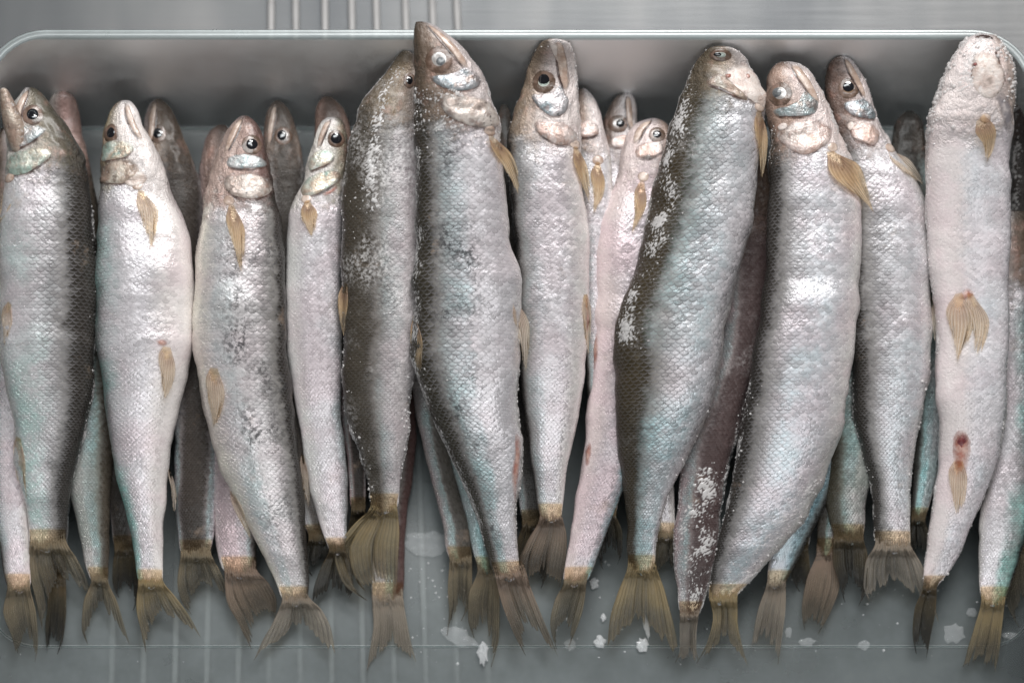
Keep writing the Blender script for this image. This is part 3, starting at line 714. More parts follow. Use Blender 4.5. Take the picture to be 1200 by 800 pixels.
# colour sets ------------------------------------------------------
def st(**k):
    b = dict(back=(0.032, 0.027, 0.022), flank=(0.74, 0.70, 0.72), belly=(0.66, 0.625, 0.60),
             hback=(0.12, 0.08, 0.055), hmid=(0.34, 0.25, 0.20), hlow=(0.58, 0.47, 0.41))
    b.update(k); return b
UP = [(0, 150), (250, 112), (450, 92), (600, 58), (690, 34)]
def up(dz=0, tail=0): return [(0, 150 + dz), (250, 112 + dz), (450, 92 + dz), (600, 58 + dz * .6 + tail), (720, 32 + tail)]
def low(dz=0): return [(0, 70 + dz), (250, 50 + dz), (450, 42 + dz), (600, 32 + dz), (720, 18 + dz)]

# ---------------- lower layer
make_fish('pinkish silver lower fish along the left edge, half hidden by the open-mouthed fish',
    [(150,2,12),(170,-6,22),(220,-9,32),(350,-10,40),(450,-10,38),(520,-9,36),(600,-7,35),(650,2,35),(690,8,36)], 185,
    st(pink=0.7, teal=0.3, frost=0.3), low(18), ([(9,686),(4,715),(14,745),(22,780)],[(35,684),(42,720),(44,750),(40,778)]), 'olive', seed=1, hi=False)
make_fish('dark ragged tail of a lower fish, under the open-mouthed fish',
    [(200,20,70),(300,15,90),(400,20,92),(550,35,85),(640,48,78),(680,55,77)], 60, st(), low(-8),
    ([(55,678),(56,710),(53,735),(55,765)],[(77,678),(77,710),(74,745),(66,768)]), 'dark', seed=2, hi=False, notch=.2)
make_fish('dark-backed lower fish with a pink snout between the open-mouthed fish and its right neighbour',
    [(106,68,78),(115,59,88),(130,56,93),(150,56,96),(180,58,102),(260,58,120),(400,62,138),(500,75,137),(560,80,131),(620,92,128),(682,106,127)], 25,
    st(hback=(0.42,0.26,0.23), hmid=(0.5,0.34,0.31), hlow=(0.5,0.36,0.33), teal=0.6, flank=(0.45,0.47,0.44), back=(0.07,0.055,0.04)), low(6),
    ([(107,680),(98,705),(96,735),(104,758)],[(126,678),(137,705),(146,735),(153,758)]), 'olive', seed=3, hi=False, notch=.75)
make_fish('small lower fish showing just its brown tail, left of the teal-edged tail',
    [(260,115,160),(350,110,162),(450,120,166),(560,126,166),(620,131,163),(645,134,160)], 110, st(flank=(0.4,0.33,0.33)), low(-6),
    ([(134,643),(132,668),(133,685),(139,700)],[(160,643),(162,675),(161,700),(156,718)]), 'dark', seed=4, hi=False)
make_fish('dark brown lower fish with white-ringed eye, peeking out behind the pale-bellied fish',
    [(116,182,188),(121,176,195),(130,172,202),(145,169,208),(185,166,226),(220,164,238),(300,168,244),(400,190,250),(450,205,254),(525,205,255),(600,207,252),(650,212,247)], 50,
    st(back=(0.05,0.04,0.033), hback=(0.13,0.09,0.065), hmid=(0.18,0.13,0.10), hlow=(0.26,0.19,0.15), spots=0.8, spc=0.35, flank=(0.56,0.50,0.52), pink=0.6), low(8),
    ([(212,648),(208,680),(214,705),(226,722)],[(247,645),(258,670),(266,690),(268,708)]), 'olive', eye=(187,160,9,10,'white',5.5), seed=5, gill=205, notch=.55, twist=0.9)
make_fish('brown-snouted lower fish mostly hidden behind the black-speckled fish',
    [(146,256,264),(155,245,272),(170,239,278),(200,234,285),(300,236,290),(400,240,295),(500,246,300),(575,250,303),(620,252,302),(670,262,300)], 70,
    st(hback=(0.18,0.12,0.10), hmid=(0.26,0.18,0.155), hlow=(0.33,0.23,0.2), flank=(0.55,0.46,0.47), pink=0.8), low(4),
    ([(263,668),(265,700),(280,730),(296,763)],[(300,664),(316,685),(324,705),(322,725)]), 'brown', seed=6, hi=False, notch=.3, twist=-1.2)
make_fish('dark lower fish with a round white eye, right of the black-speckled fish',
    [(118,322,328),(123,317,334),(132,312,340),(155,308,348),(190,306,355),(230,310,359),(300,312,360),(400,320,365),(500,330,372),(600,352,386),(632,362,388)], 75,
    st(back=(0.06,0.05,0.042), hback=(0.14,0.105,0.085), hmid=(0.17,0.13,0.105), hlow=(0.20,0.15,0.12)), low(10),
    ([(362,630),(357,650),(359,665),(367,676)],[(388,630),(394,650),(390,664),(382,674)]), 'dark', eye=(333,162,9,10,'white',5.5,-1.5,0), seed=7, gill=205)
make_fish('lower fish whose brown snout tip shows above the green-cheeked fish',
    [(113,380,388),(118,375,394),(126,371,402),(150,368,411),(200,366,416),(300,372,420),(400,386,426),(500,402,429),(560,409,429),(600,412,428)], 80,
    st(hback=(0.20,0.13,0.105), hmid=(0.33,0.22,0.18), hlow=(0.40,0.29,0.25), flank=(0.62,0.46,0.46), pink=0.9, pinkc=(0.6,0.33,0.33)), low(14),
    ([(412,598),(408,620),(404,640),(405,655)],[(428,598),(432,620),(432,640),(428,650)]), 'dark', seed=8, hi=False)
make_fish('lower fish with a silver tail root and split tail, under the frosty brown-backed fish',
    [(200,420,480),(300,425,487),(420,430,490),(510,440,487),(560,443,483),(620,440,475),(700,436,472)], 5,
    st(back=(0.10,0.055,0.05), flank=(0.50,0.47,0.46), teal=0.5, bw=0.34), [(0, 20), (720, 12)],
    ([(436,697),(438,730),(434,760),(429,789)],[(472,697),(477,730),(482,755),(488,778)]), 'grey', seed=9, hi=False, notch=.35, kr=0.45)
make_fish('thin grey lower fish, the left one of the two under the longest fish',
    [(200,480,535),(300,480,540),(420,480,530),(500,491,526),(560,505,534),(620,520,550),(658,526,553)], 55,
    st(back=(0.10,0.088,0.075), flank=(0.42,0.38,0.37)), low(0),
    ([(527,655),(525,690),(527,715),(523,745)],[(553,653),(553,680),(550,705),(541,728)]), 'olive', seed=10, hi=False)
make_fish('thin blue-backed lower fish, the right one of the two under the longest fish',
    [(230,500,560),(400,505,565),(480,512,560),(535,526,560),(600,545,575),(670,560,579)], 40,
    st(back=(0.06,0.10,0.11), flank=(0.42,0.52,0.52), teal=0.9, tealc=(0.22,0.46,0.48)), low(2),
    ([(560,667),(549,700),(549,725),(556,748)],[(579,665),(585,700),(585,740),(574,784)]), 'olive', seed=11, hi=False)
make_fish('small lower fish, dark snout barely showing just right of the longest fish',
    [(122,587,593),(130,584,597),(150,580,602),(200,580,612),(300,585,630),(400,592,642),(500,598,645),(560,606,642),(615,612,640)], 85,
    st(hback=(0.10,0.075,0.06), hmid=(0.13,0.1,0.08)), low(0),
    ([(612,612),(605,640),(603,668),(610,692)],[(640,612),(645,640),(642,668),(634,690)]), 'dark', seed=12, hi=False)
make_fish('lower fish with a pale cheek, tucked behind the big silver-cheeked fish',
    [(104,680,686),(109,676,692),(120,674,699),(150,673,708),(190,673,717),(240,676,719),(280,678,718),(400,684,716),(500,692,725),(560,698,727),(605,702,722)], 175,
    st(hback=(0.25,0.18,0.145), hmid=(0.45,0.36,0.31), hlow=(0.58,0.46,0.41), pink=0.7, frost=.3), low(36),
    ([(702,602),(699,630),(701,650),(708,670)],[(722,602),(729,625),(729,645),(723,664)]), 'dark', seed=13, gill=180,
    plates=[('cheek_plate', [(676,148),(690,142),(700,150),(700,160),(686,164),(676,160)], 'pink', 1.2)],
    pec=[('pectoral_fin', [(697,190),(692,215),(692,250)], [(704,190),(708,220),(698,258)], 'amber', 2)])
make_fish('blackish-snouted lower fish with a wide staring eye, hindmost of three small central heads',
    [(109,730,738),(114,721,743),(125,713,746),(150,706,748),(175,704,752),(250,700,760),(400,692,760),(500,730,782),(600,766,791),(630,770,791)], 190,
    st(hback=(0.12,0.085,0.07), hmid=(0.25,0.19,0.16), hlow=(0.40,0.31,0.26)), low(12),
    ([(770,627),(767,650),(769,668),(774,682)],[(791,627),(796,645),(796,660),(790,680)]), 'olive', eye=(724,148,11,9,'white',5.5,2,0), seed=14, gill=185,
    plates=[('cheek_plate', [(716,166),(728,161),(738,163),(738,172),(726,176),(717,174)], 'pink', 1.0)])
make_fish('pale pinkish lower fish slanting behind the left side of the wide-backed plump fish',
    [(139,762,770),(143,750,779),(150,740,786),(175,728,795),(200,722,800),(240,709,797),(280,697,792),(390,695,785),(440,693,772),(525,684,746),(575,676,729),(640,666,704),(682,660,690)], -20,
    st(hback=(0.24,0.17,0.14), hmid=(0.46,0.36,0.31), hlow=(0.56,0.45,0.40), flank=(0.60,0.53,0.55), belly=(0.66,0.56,0.55), pink=0.75, teal=0.8, frost=.35, tealc=(0.2,0.5,0.55)), low(34),
    ([(661,680),(650,705),(645,730),(653,762)],[(689,675),(684,705),(676,735),(665,760)]), 'olive', eye=(769,162,9,8,'dark',5), seed=15, gill=212,
    plates=[('cheek_plate', [(745,176),(760,171),(775,170),(776,182),(762,190),(746,189)], 'pink', 1.4)],
    pec=[('pectoral_fin', [(748,212),(742,240),(738,275)], [(757,214),(756,240),(741,277)], 'amber', 3)],
    marks=[('sore', [(683,525),(690,515),(694,530),(690,550),(684,548)], M_sore, .8), ('sore', [(693,395),(699,385),(702,410),(698,440),(693,435)], M_sore, .8)])
make_fish('maroon frost-crusted lower fish squeezed between the plump fish and the orange-finned one',
    [(180,852,898),(220,850,902),(300,850,906),(400,845,892),(450,830,880),(520,803,862),(565,797,850),(600,794,845),(640,790,842),(690,794,828),(722,797,820)], 70,
    st(back=(0.075,0.05,0.048), flank=(0.48,0.40,0.41), belly=(0.6,0.47,0.45), pink=0.9, pinkc=(0.40,0.27,0.28), frost=0.5), low(26),
    ([(797,718),(797,745),(797,760),(791,779)],[(819,718),(816,745),(816,762),(820,780)]), 'grey', seed=16, notch=.1,
    frost=[(400,720,170,26,400,2.3),(540,720,95,60,700,1.9),(450,720,15,22,300,2.3)],
    marks=[('sore', [(803,500),(812,495),(818,508),(812,520),(803,515)], M_sore, 1)])
make_fish('blue-silver lower fish with a long pale tail, below the orange-finned fish',
    [(400,930,1000),(480,932,998),(550,930,985),(600,915,962),(650,903,937),(686,899,921)], 20,
    st(flank=(0.50,0.58,0.62), teal=0.8, tealc=(0.25,0.45,0.52), bw=0.18), low(10),
    ([(899,683),(890,710),(884,735),(880,760)],[(921,683),(920,710),(916,745),(911,780)]), 'grey', seed=17, hi=False, notch=.25)
make_fish('dark olive lower fish with a dark ragged tail, just left of the frost-bitten tail',
    [(250,960,1020),(450,962,1022),(520,965,1023),(580,968,1016),(632,977,1012)], 150,
    st(back=(0.05,0.043,0.028), flank=(0.34,0.36,0.33), teal=0.5), low(14),
    ([(977,628),(976,655),(983,680),(991,708)],[(1012,628),(1017,655),(1014,690),(1005,712)]), 'dark', seed=18, hi=False)
make_fish('deep lower fish showing an amber-edged tail slanting left over the tray floor',
    [(350,958,1002),(520,956,996),(600,958,988),(648,957,980)], 150, st(back=(0.05,0.04,0.03), flank=(0.2,0.18,0.15)), low(-4),
    ([(957,646),(945,680),(940,712),(944,742)],[(980,646),(984,680),(974,715),(958,744)]), 'brown', seed=19, hi=False, notch=.15)
make_fish('deep lower fish showing only a narrow blackish tail beside the blue-silver tail root',
    [(400,932,975),(560,932,966),(620,929,951),(645,929,947)], 90, st(), low(-6),
    ([(929,642),(927,665),(930,680),(938,694)],[(947,642),(949,670),(951,690),(951,710)]), 'dark', seed=20, hi=False)
make_fish('lower fish with an almost black snout, between the two fish at the right',
    [(130,1062,1070),(135,1055,1076),(145,1048,1082),(175,1044,1086),(250,1046,1106),(400,1060,1112),(480,1068,1106),(550,1070,1099),(612,1068,1084)], 100,
    st(back=(0.03,0.026,0.022), hback=(0.045,0.036,0.03), hmid=(0.07,0.055,0.045), hlow=(0.08,0.065,0.05), flank=(0.4,0.47,0.47), teal=0.9), low(4),
    ([(1068,610),(1064,630),(1064,650),(1068,664)],[(1084,610),(1090,630),(1090,650),(1086,662)]), 'dark', seed=21, gill=200, twist=1.2)
make_fish('dark frost-dusted fish cut off by the right edge of the picture',
    [(80,1196,1200),(90,1193,1204),(110,1189,1208),(160,1185,1212),(300,1183,1214),(400,1184,1214),(500,1187,1213),(600,1194,1211)], 110,
    st(back=(0.06,0.05,0.045), hback=(0.12,0.09,0.08), frost=0.5, bw=0.36), up(-70), None, seed=22, kr=1.3, frost=[(80,480,140,30,500,2.0)], hi=False)
make_fish('silver fish with a green glint at its tail root, lower right corner of the heap',
    [(250,1160,1210),(430,1165,1212),(500,1164,1212),(560,1157,1210),(625,1147,1202),(665,1147,1190),(705,1150,1179)], 15,
    st(pink=0.5, teal=1.0, tc=0.28, tw=.22, tealc=(0.35,0.66,0.60)), low(16),
    ([(1150,702),(1142,735),(1136,755),(1128,782)],[(1178,702),(1174,735),(1171,760),(1166,788)]), 'yellow', seed=23, notch=.1)
make_fish('lower fish at the right edge of the picture showing an olive tail',
    [(400,1165,1212),(560,1172,1212),(640,1181,1211)], 90, st(), low(0),
    ([(1182,638),(1176,670),(1180,705),(1196,738)],[(1211,638),(1216,670),(1216,705),(1210,735)]), 'olive', seed=24, hi=False)

# ---------------- upper layer
make_fish('open-mouthed fish with amber eye and dark back, leftmost whole fish',
    [(103,30,40),(106,27,45),(115,20,53),(130,10,64),(150,8,80),(175,10,95),(205,9,104),(250,0,110),(300,-3,112),(400,0,111),(450,9,107),(500,15,101),(540,18,91),(570,25,82),(600,33,78),(638,35,77)], 15,
    st(teal=0.75, tc=0.56, tw=.26, tealc=(0.45,0.70,0.64), pink=0.45, hback=(0.10,0.085,0.06), hmid=(0.33,0.29,0.22), hlow=(0.62,0.60,0.50), frost=.15, edge=.45, bw=.29), up(),
    ([(35,632),(34,665),(42,700),(50,742)],[(77,630),(90,655),(100,675),(107,700)]), 'olive', eye=(42,139,12,12,'gold',7), seed=31, gill=205, notch=.55,
    plates=[('cheek_plate', [(13,168),(22,156),(36,152),(50,152),(58,158),(46,170),(30,178),(15,180)], 'blue', 1.8),
            ('gill_cover', [(13,187),(34,180),(52,178),(66,186),(58,196),(44,206),(28,211),(14,206)], 'green', 2.0)],
    pec=[('pectoral_fin', [(12,212),(0,235),(-6,262)], [(19,214),(12,240),(0,270)], 'amber', 4),
         ('pelvic_fin', [(8,352),(1,375),(3,405)], [(14,358),(12,385),(6,410)], 'pale', 2),
         ('anal_fin', [(17,510),(16,550),(28,588)], [(26,515),(30,560),(36,594)], 'pale', 1)],
    frost=[(240,560,-5,12,420,2.2)])
make_fish('pale-bellied fish with a teal glint down its left edge and dark brown gills',
    [(118,142,152),(121,137,156),(130,130,161),(145,125,166),(160,121,175),(185,119,189),(220,117,200),(265,116,220),(320,112,229),(400,114,228),(430,118,222),(460,122,215),(500,126,206),(545,133,198),(585,143,194),(620,153,192),(650,158,191),(685,162,190)], 205,
    st(teal=1.0, tc=0.30, tw=.24, tealc=(0.30,0.66,0.60), pink=0.5, hback=(0.22,0.18,0.12), hmid=(0.45,0.40,0.33), hlow=(0.56,0.48,0.42), belly=(0.66,0.61,0.59), bw=.24), up(-4),
    ([(162,680),(160,710),(166,740),(172,768)],[(190,676),(206,700),(222,722),(236,748)]), 'yellow', eye=(132,159,8,10,'dark',5), seed=32, gill=216, notch=.6,
    plates=[('cheek_plate', [(121,172),(136,168),(152,170),(160,178),(152,188),(134,192),(121,190)], 'green', 1.6),
            ('gill_cover', [(120,198),(136,192),(155,190),(165,198),(164,212),(150,220),(132,220),(119,214)], 'brown', 1.8),
            ('throat_plate', [(147,212),(160,206),(172,207),(176,216),(165,224),(152,222)], 'cream', 1.4)],
    pec=[('pectoral_fin', [(160,222),(162,250),(164,292)], [(170,224),(184,250),(186,294)], 'pale', 2),
         ('pelvic_fin', [(188,405),(186,440),(187,470)], [(203,408),(204,440),(196,476)], 'pale', 2),
         ('anal_fin', [(197,548),(200,575),(198,606)], [(200,552),(207,580),(209,602)], 'pale', 0)],
    frost=[(300,430,182,8,260,2.2)], marks=[('sore', [(186,404),(196,402),(202,408),(196,413),(188,411)], M_sore, .8)])
make_fish('black-speckled cream-bellied fish with reddish cheeks',
    [(136,282,290),(140,277,296),(148,270,303),(158,263,307),(175,256,312),(215,243,320),(260,236,330),(320,228,334),(400,227,335),(430,230,338),(490,240,345),(530,254,350),(560,264,353),(600,282,357),(640,304,359),(685,325,362),(705,331,361)], 0,
    st(spots=1.0, spc=0.36, spw=.36, pink=0.4, teal=0.35, tc=.6, hback=(0.14,0.08,0.07), hsil=.12, hmid=(0.34,0.22,0.18), hlow=(0.44,0.31,0.26), belly=(0.74,0.70,0.62), flank=(0.68,0.64,0.64), bw=.25), up(4),
    ([(331,700),(322,725),(305,755),(296,776)],[(360,694),(377,715),(388,738),(393,768)]), 'grey', eye=(297,173,11,11,'gold',6.5), seed=33, gill=238, notch=.6,
    plates=[('cheek_plate', [(269,189),(284,184),(304,187),(314,193),(308,200),(288,203),(270,200)], 'blue', 1.7),
            ('gill_cover', [(266,212),(282,209),(304,209),(318,214),(318,228),(302,238),(280,236),(267,226)], 'black', 1.9)],
    pec=[('pectoral_fin', [(266,240),(267,270),(277,322)], [(276,240),(286,275),(288,328)], 'amber', 4),
         ('pelvic_fin', [(243,430),(242,470),(246,505)], [(258,432),(262,470),(254,510)], 'pale', 2),
         ('anal_fin', [(268,575),(280,610),(296,640)], [(274,575),(288,608),(300,640)], 'pale', 1)],
    frost=[(250,330,185,8,60,1.8)])
make_fish('smaller silver fish with a greenish gleaming cheek, left of the frosty brown-backed fish',
    [(138,384,396),(142,378,402),(150,372,405),(165,367,407),(190,361,407),(215,355,406),(235,344,405),(255,337,404),(340,334,402),(400,336,401),(425,338,401),(490,350,399),(530,355,406),(560,361,408),(615,375,407),(648,386,404)], -18,
    st(teal=0.3, pink=0.5, hback=(0.14,0.12,0.09), hmid=(0.32,0.30,0.23), hlow=(0.5,0.47,0.38), edge=.4, bw=.2, belly=(.72,.70,.68)), up(-14),
    ([(386,644),(376,665),(368,690),(366,708)],[(404,642),(412,665),(414,690),(408,702)]), 'dark', eye=(395,165,9,9,'dark',6.5), seed=34, gill=232, notch=.2,
    plates=[('cheek_plate', [(363,190),(370,180),(384,178),(394,184),(388,194),(374,200),(364,202)], 'green', 2.0),
            ('gill_cover', [(354,222),(364,210),(382,203),(398,200),(400,212),(386,224),(370,232),(357,232)], 'green', 2.2)],
    pec=[('pectoral_fin', [(356,236),(352,258),(362,283)], [(364,234),(371,255),(370,278)], 'amber', 3),
         ('anal_fin', [(352,530),(354,570),(361,606)], [(357,535),(362,570),(364,600)], 'pale', 1)],
    marks=[('sore', [(376,232),(388,226),(397,218),(400,222),(392,231),(380,236)], M_sore, .8)])
make_fish('frosty brown-backed fish, head tucked behind the longest fish',
    [(60,472,480),(66,466,488),(75,459,491),(95,444,493),(130,419,496),(190,407,498),(280,402,498),(400,400,493),(425,400,490),(480,406,480),(535,424,474),(565,432,469),(596,434,466)], 142,
    st(back=(0.058, 0.047, 0.034), flank=(0.50,0.455,0.455), belly=(0.5,0.42,0.42), hback=(0.20,0.15,0.10), hmid=(0.36,0.28,0.22), pink=.6, pinkc=(0.42,0.33,0.35), frost=0.8, bw=.27, teal=.25, metal=.3, spots=.5), up(4),
    ([(435,590),(412,618),(392,648),(402,682),(434,706)],[(465,590),(468,625),(466,660),(464,694)]), 'yellow', eye=(481,98,6,8,'dark',4), jaw=False, seed=35, gill=150, notch=.15,
    frost=[(64,400,178,18,900,2.3),(75,260,105,14,700,2.2),(400,590,175,22,500,3.4),(440,560,10,20,250,3.0)], tailz=26,
    pec=[('pelvic_fin', [(402,330),(395,360),(401,402)], [(408,334),(406,365),(404,400)], 'amber', 0)])
make_fish('longest fish, snout above the tray rim, with large clouded eye',
    [(26,487,497),(29,486,507),(37,485,519),(48,485,534),(62,485,549),(80,485,560),(100,485,570),(130,485,581),(150,485,588),(165,485,586),(200,485,590),(280,486,600),(340,484,610),(400,483,608),(455,492,608),(490,507,609),(520,520,610),(560,540,611),(600,556,604),(640,570,606),(676,580,609)], 160,
    st(spots=0.9, spc=0.34, spw=.22, teal=0.65, hback=(0.13,0.09,0.065), hmid=(0.30,0.21,0.165), hlow=(0.46,0.36,0.31), back=(0.045, 0.038, 0.026), bw=.235, frost=.25, edge=.45, sbump=.75, stain=.6, pink=.3), [(0,222),(60,212),(130,190),(300,142),(500,104),(600,74),(720,40)],
    ([(579,668),(588,705),(602,740),(617,770)],[(609,656),(622,690),(638,730),(654,770)]), 'brown', eye=(515,76,16,16,'cloudy',6,1.5,2), seed=36, gill=158, notch=.4,
    plates=[('cheek_plate', [(505,97),(518,95),(534,91),(548,84),(560,92),(564,102),(556,110),(538,114),(518,109)], 'silver', 2.4),
            ('gill_cover', [(514,120),(528,117),(552,119),(574,124),(586,136),(584,150),(562,156),(538,150),(522,138)], 'black', 2.6),
            ('bone_plate', [(524,124),(531,123),(535,128),(532,134),(525,133)], 'cream', 4.2)],
    pec=[('pectoral_fin', [(570,158),(588,195),(606,246)], [(580,160),(604,190),(615,225)], 'amber', 5),
         ('pelvic_fin', [(600,350),(606,395),(608,448)], [(604,348),(620,385),(622,438)], 'pale', 2),
         ('pelvic_fin', [(483,370),(481,405),(487,450)], [(489,372),(494,405),(496,452)], 'amber', 2)],
    frost=[(105,190,150,22,420,3.0),(60,165,12,18,240,2.2),(170,640,165,25,500,1.8),(430,620,2,12,420,2.8),(100,170,95,30,120,2.0)],
    marks=[('sore', [(602,500),(609,510),(608,560),(603,600),(598,570),(600,530)], M_sore, 1.0)])
make_fish('big silver-cheeked fish with clear green-ringed eye, right of the longest fish',
    [(46,642,652),(49,636,664),(56,630,670),(70,622,673),(80,618,675),(115,608,678),(150,598,680),(175,595,681),(200,596,683),(290,603,691),(340,607,693),(425,609,685),(490,615,677),(525,620,670),(550,623,664),(608,633,658)], 192,
    st(teal=0.3, pink=0.45, hback=(0.20,0.15,0.11), hmid=(0.42,0.33,0.27), hlow=(0.60,0.49,0.43), edge=.38, frost=.3, metal=.6, bw=.29), up(0),
    ([(633,603),(617,635),(607,662),(612,694)],[(658,600),(664,630),(662,660),(655,692)]), 'brown', eye=(637,101,12.5,13,'silver',6.5,0,-2), seed=37, gill=172, notch=.25,
    plates=[('cheek_plate', [(623,117),(634,116),(648,113),(657,103),(665,116),(667,128),(660,139),(646,142),(632,132)], 'silver', 2.2),
            ('gill_cover', [(627,148),(643,147),(662,149),(676,158),(675,170),(656,176),(639,169),(628,159)], 'pink', 2.2),
            ('jaw', [(643,52),(650,50),(657,62),(664,80),(668,100),(662,98),(654,80),(646,64)], 'cream', 1.4)],
    pec=[('pectoral_fin', [(671,172),(676,205),(690,246)], [(678,172),(690,205),(695,240)], 'amber', 3),
         ('pelvic_fin', [(683,345),(683,380),(686,424)], [(690,345),(693,380),(692,415)], 'pale', 1)],
    frost=[(48,165,12,18,420,2.1),(110,260,178,12,260,2.2),(48,60,90,40,60,2)], marks=[('sore', [(686,342),(692,345),(692,380),(688,410),(684,380)], M_sore, .8)])
make_fish('plump fish with a wide brown back, its eye at the very top',
    [(55,836,850),(57,830,858),(62,824,866),(70,818,873),(82,812,879),(100,804,889),(125,791,898),(150,783,895),(180,775,892),(220,766,888),(280,754,877),(340,735,862),(395,719,850),(430,720,845),(480,721,830),(530,724,808),(570,729,788),(610,734,774),(640,735,769),(668,737,767)], 150,
    st(back=(0.046, 0.034, 0.018), bw=.265, hback=(0.17,0.13,0.09), hmid=(0.36,0.29,0.24), hlow=(0.66,0.56,0.51), teal=0.7, tc=.40, tw=.26, tealc=(0.40,0.66,0.70), pink=.25, frost=.45, edge=.42, sbump=.8), up(16),
    ([(736,660),(724,695),(715,725),(712,757)],[(768,656),(780,695),(790,735),(797,776)]), 'yellow', eye=(843,69,12,6.5,'silver',5,-3,-.5), seed=38, gill=122, notch=.4,
    plates=[('cheek_plate', [(848,88),(862,80),(876,78),(888,92),(896,112),(898,130),(882,126),(866,116),(852,104)], 'cream', 2.0),
            ('gill_cover', [(826,98),(838,92),(850,98),(862,110),(874,124),(860,122),(842,112),(828,106)], 'brown', 1.6)],
    pec=[('pectoral_fin', [(885,130),(886,170),(890,214)], [(894,130),(899,170),(895,220)], 'amber', 2)],
    frost=[(58,300,172,10,500,2.2),(110,420,140,18,500,2.6),(60,150,8,15,260,2.4),(430,640,4,14,260,2.4)],
    marks=[('sore', [(870,92),(876,90),(878,97),(873,101)], M_sore, 2.6), ('sore', [(846,94),(856,92),(856,99),(848,100)], M_sore, 2.2)])
make_fish('silver fish with a dark brown head, right of the orange-finned fish',
    [(66,982,990),(69,977,996),(76,971,1002),(95,967,1013),(120,969,1023),(150,972,1033),(180,976,1050),(210,978,1074),(250,982,1087),(320,986,1092),(400,992,1091),(430,997,1088),(475,998,1081),(530,1009,1071),(580,1022,1066),(640,1026,1067)], 172,
    st(hback=(0.13,0.085,0.07), hmid=(0.36,0.26,0.22), hlow=(0.58,0.46,0.41), teal=.4, tealc=(0.5,0.68,0.72), tc=.6, tw=.3, pink=.45, frost=.35, edge=.4, bw=.30), up(-10),
    ([(1026,634),(1014,660),(1012,685),(1020,706)],[(1067,634),(1082,665),(1094,700),(1101,732)]), 'grey', eye=(992,108,11.5,11,'gold',6.5,0,-1.5), seed=39, gill=176, notch=.5,
    plates=[('cheek_plate', [(986,126),(998,121),(1010,118),(1020,126),(1026,136),(1022,143),(1006,143),(992,136)], 'silver', 2.0),
            ('gill_cover', [(993,150),(1006,146),(1021,149),(1028,162),(1021,175),(1008,172),(996,165)], 'pink', 2.0),
            ('bone_plate', [(990,150),(996,147),(1000,152),(996,158),(991,157)], 'cream', 2.2)],
    pec=[('pectoral_fin', [(1038,176),(1056,200),(1086,226)], [(1046,176),(1068,190),(1088,218)], 'pale', 4),
         ('pelvic_fin', [(1086,345),(1089,385),(1094,416)], [(1092,345),(1102,380),(1101,412)], 'pale', 1)],
    frost=[(70,170,8,18,420,2.4),(420,600,5,16,520,3.0),(440,640,176,14,380,2.2),(640,642,90,60,120,2.4)])
make_fish('broad fish with a long orange fin, clouded eye and pinkish silver side',
    [(73,915,928),(76,908,937),(82,902,946),(95,897,956),(120,896,970),(150,900,981),(175,902,992),(210,901,1004),(260,900,1010),(320,897,1009),(400,884,1002),(450,876,995),(500,868,986),(550,862,970),(600,850,948),(640,839,915),(680,832,880),(702,830,864)], 178,
    st(hback=(0.28,0.19,0.15), hmid=(0.42,0.30,0.25), hlow=(0.60,0.46,0.39), pink=.6, teal=.5, tc=.50, tw=.2, tealc=(0.45,0.66,0.72), frost=.35, edge=.4, metal=.5, bw=.27), up(22),
    ([(831,698),(836,720),(830,750),(815,779)],[(864,696),(864,725),(869,755),(877,782)]), 'yellow', eye=(912,115,13,13.5,'cloudy',5.5,-3,-1), seed=40, gill=180, notch=.45,
    plates=[('cheek_plate', [(905,133),(918,131),(932,125),(942,110),(952,112),(957,124),(954,137),(940,142),(922,142),(908,140)], 'blue', 2.4),
            ('gill_cover', [(908,162),(920,150),(940,145),(960,146),(973,155),(968,172),(948,186),(932,186),(916,174)], 'pink', 2.4),
            ('bone_plate', [(908,153),(914,149),(919,151),(918,156),(911,158)], 'cream', 2.6)],
    pec=[('pectoral_fin', [(966,178),(980,212),(1004,234),(1027,257)], [(980,177),(1004,194),(1018,222),(1029,255)], 'amber', 5)],
    frost=[(74,175,15,26,900,2.5),(74,84,90,40,100,2.4),(440,700,172,14,600,2.8),(560,700,40,35,900,2.8),(600,700,4,12,300,2.8),(150,195,170,20,160,2)])
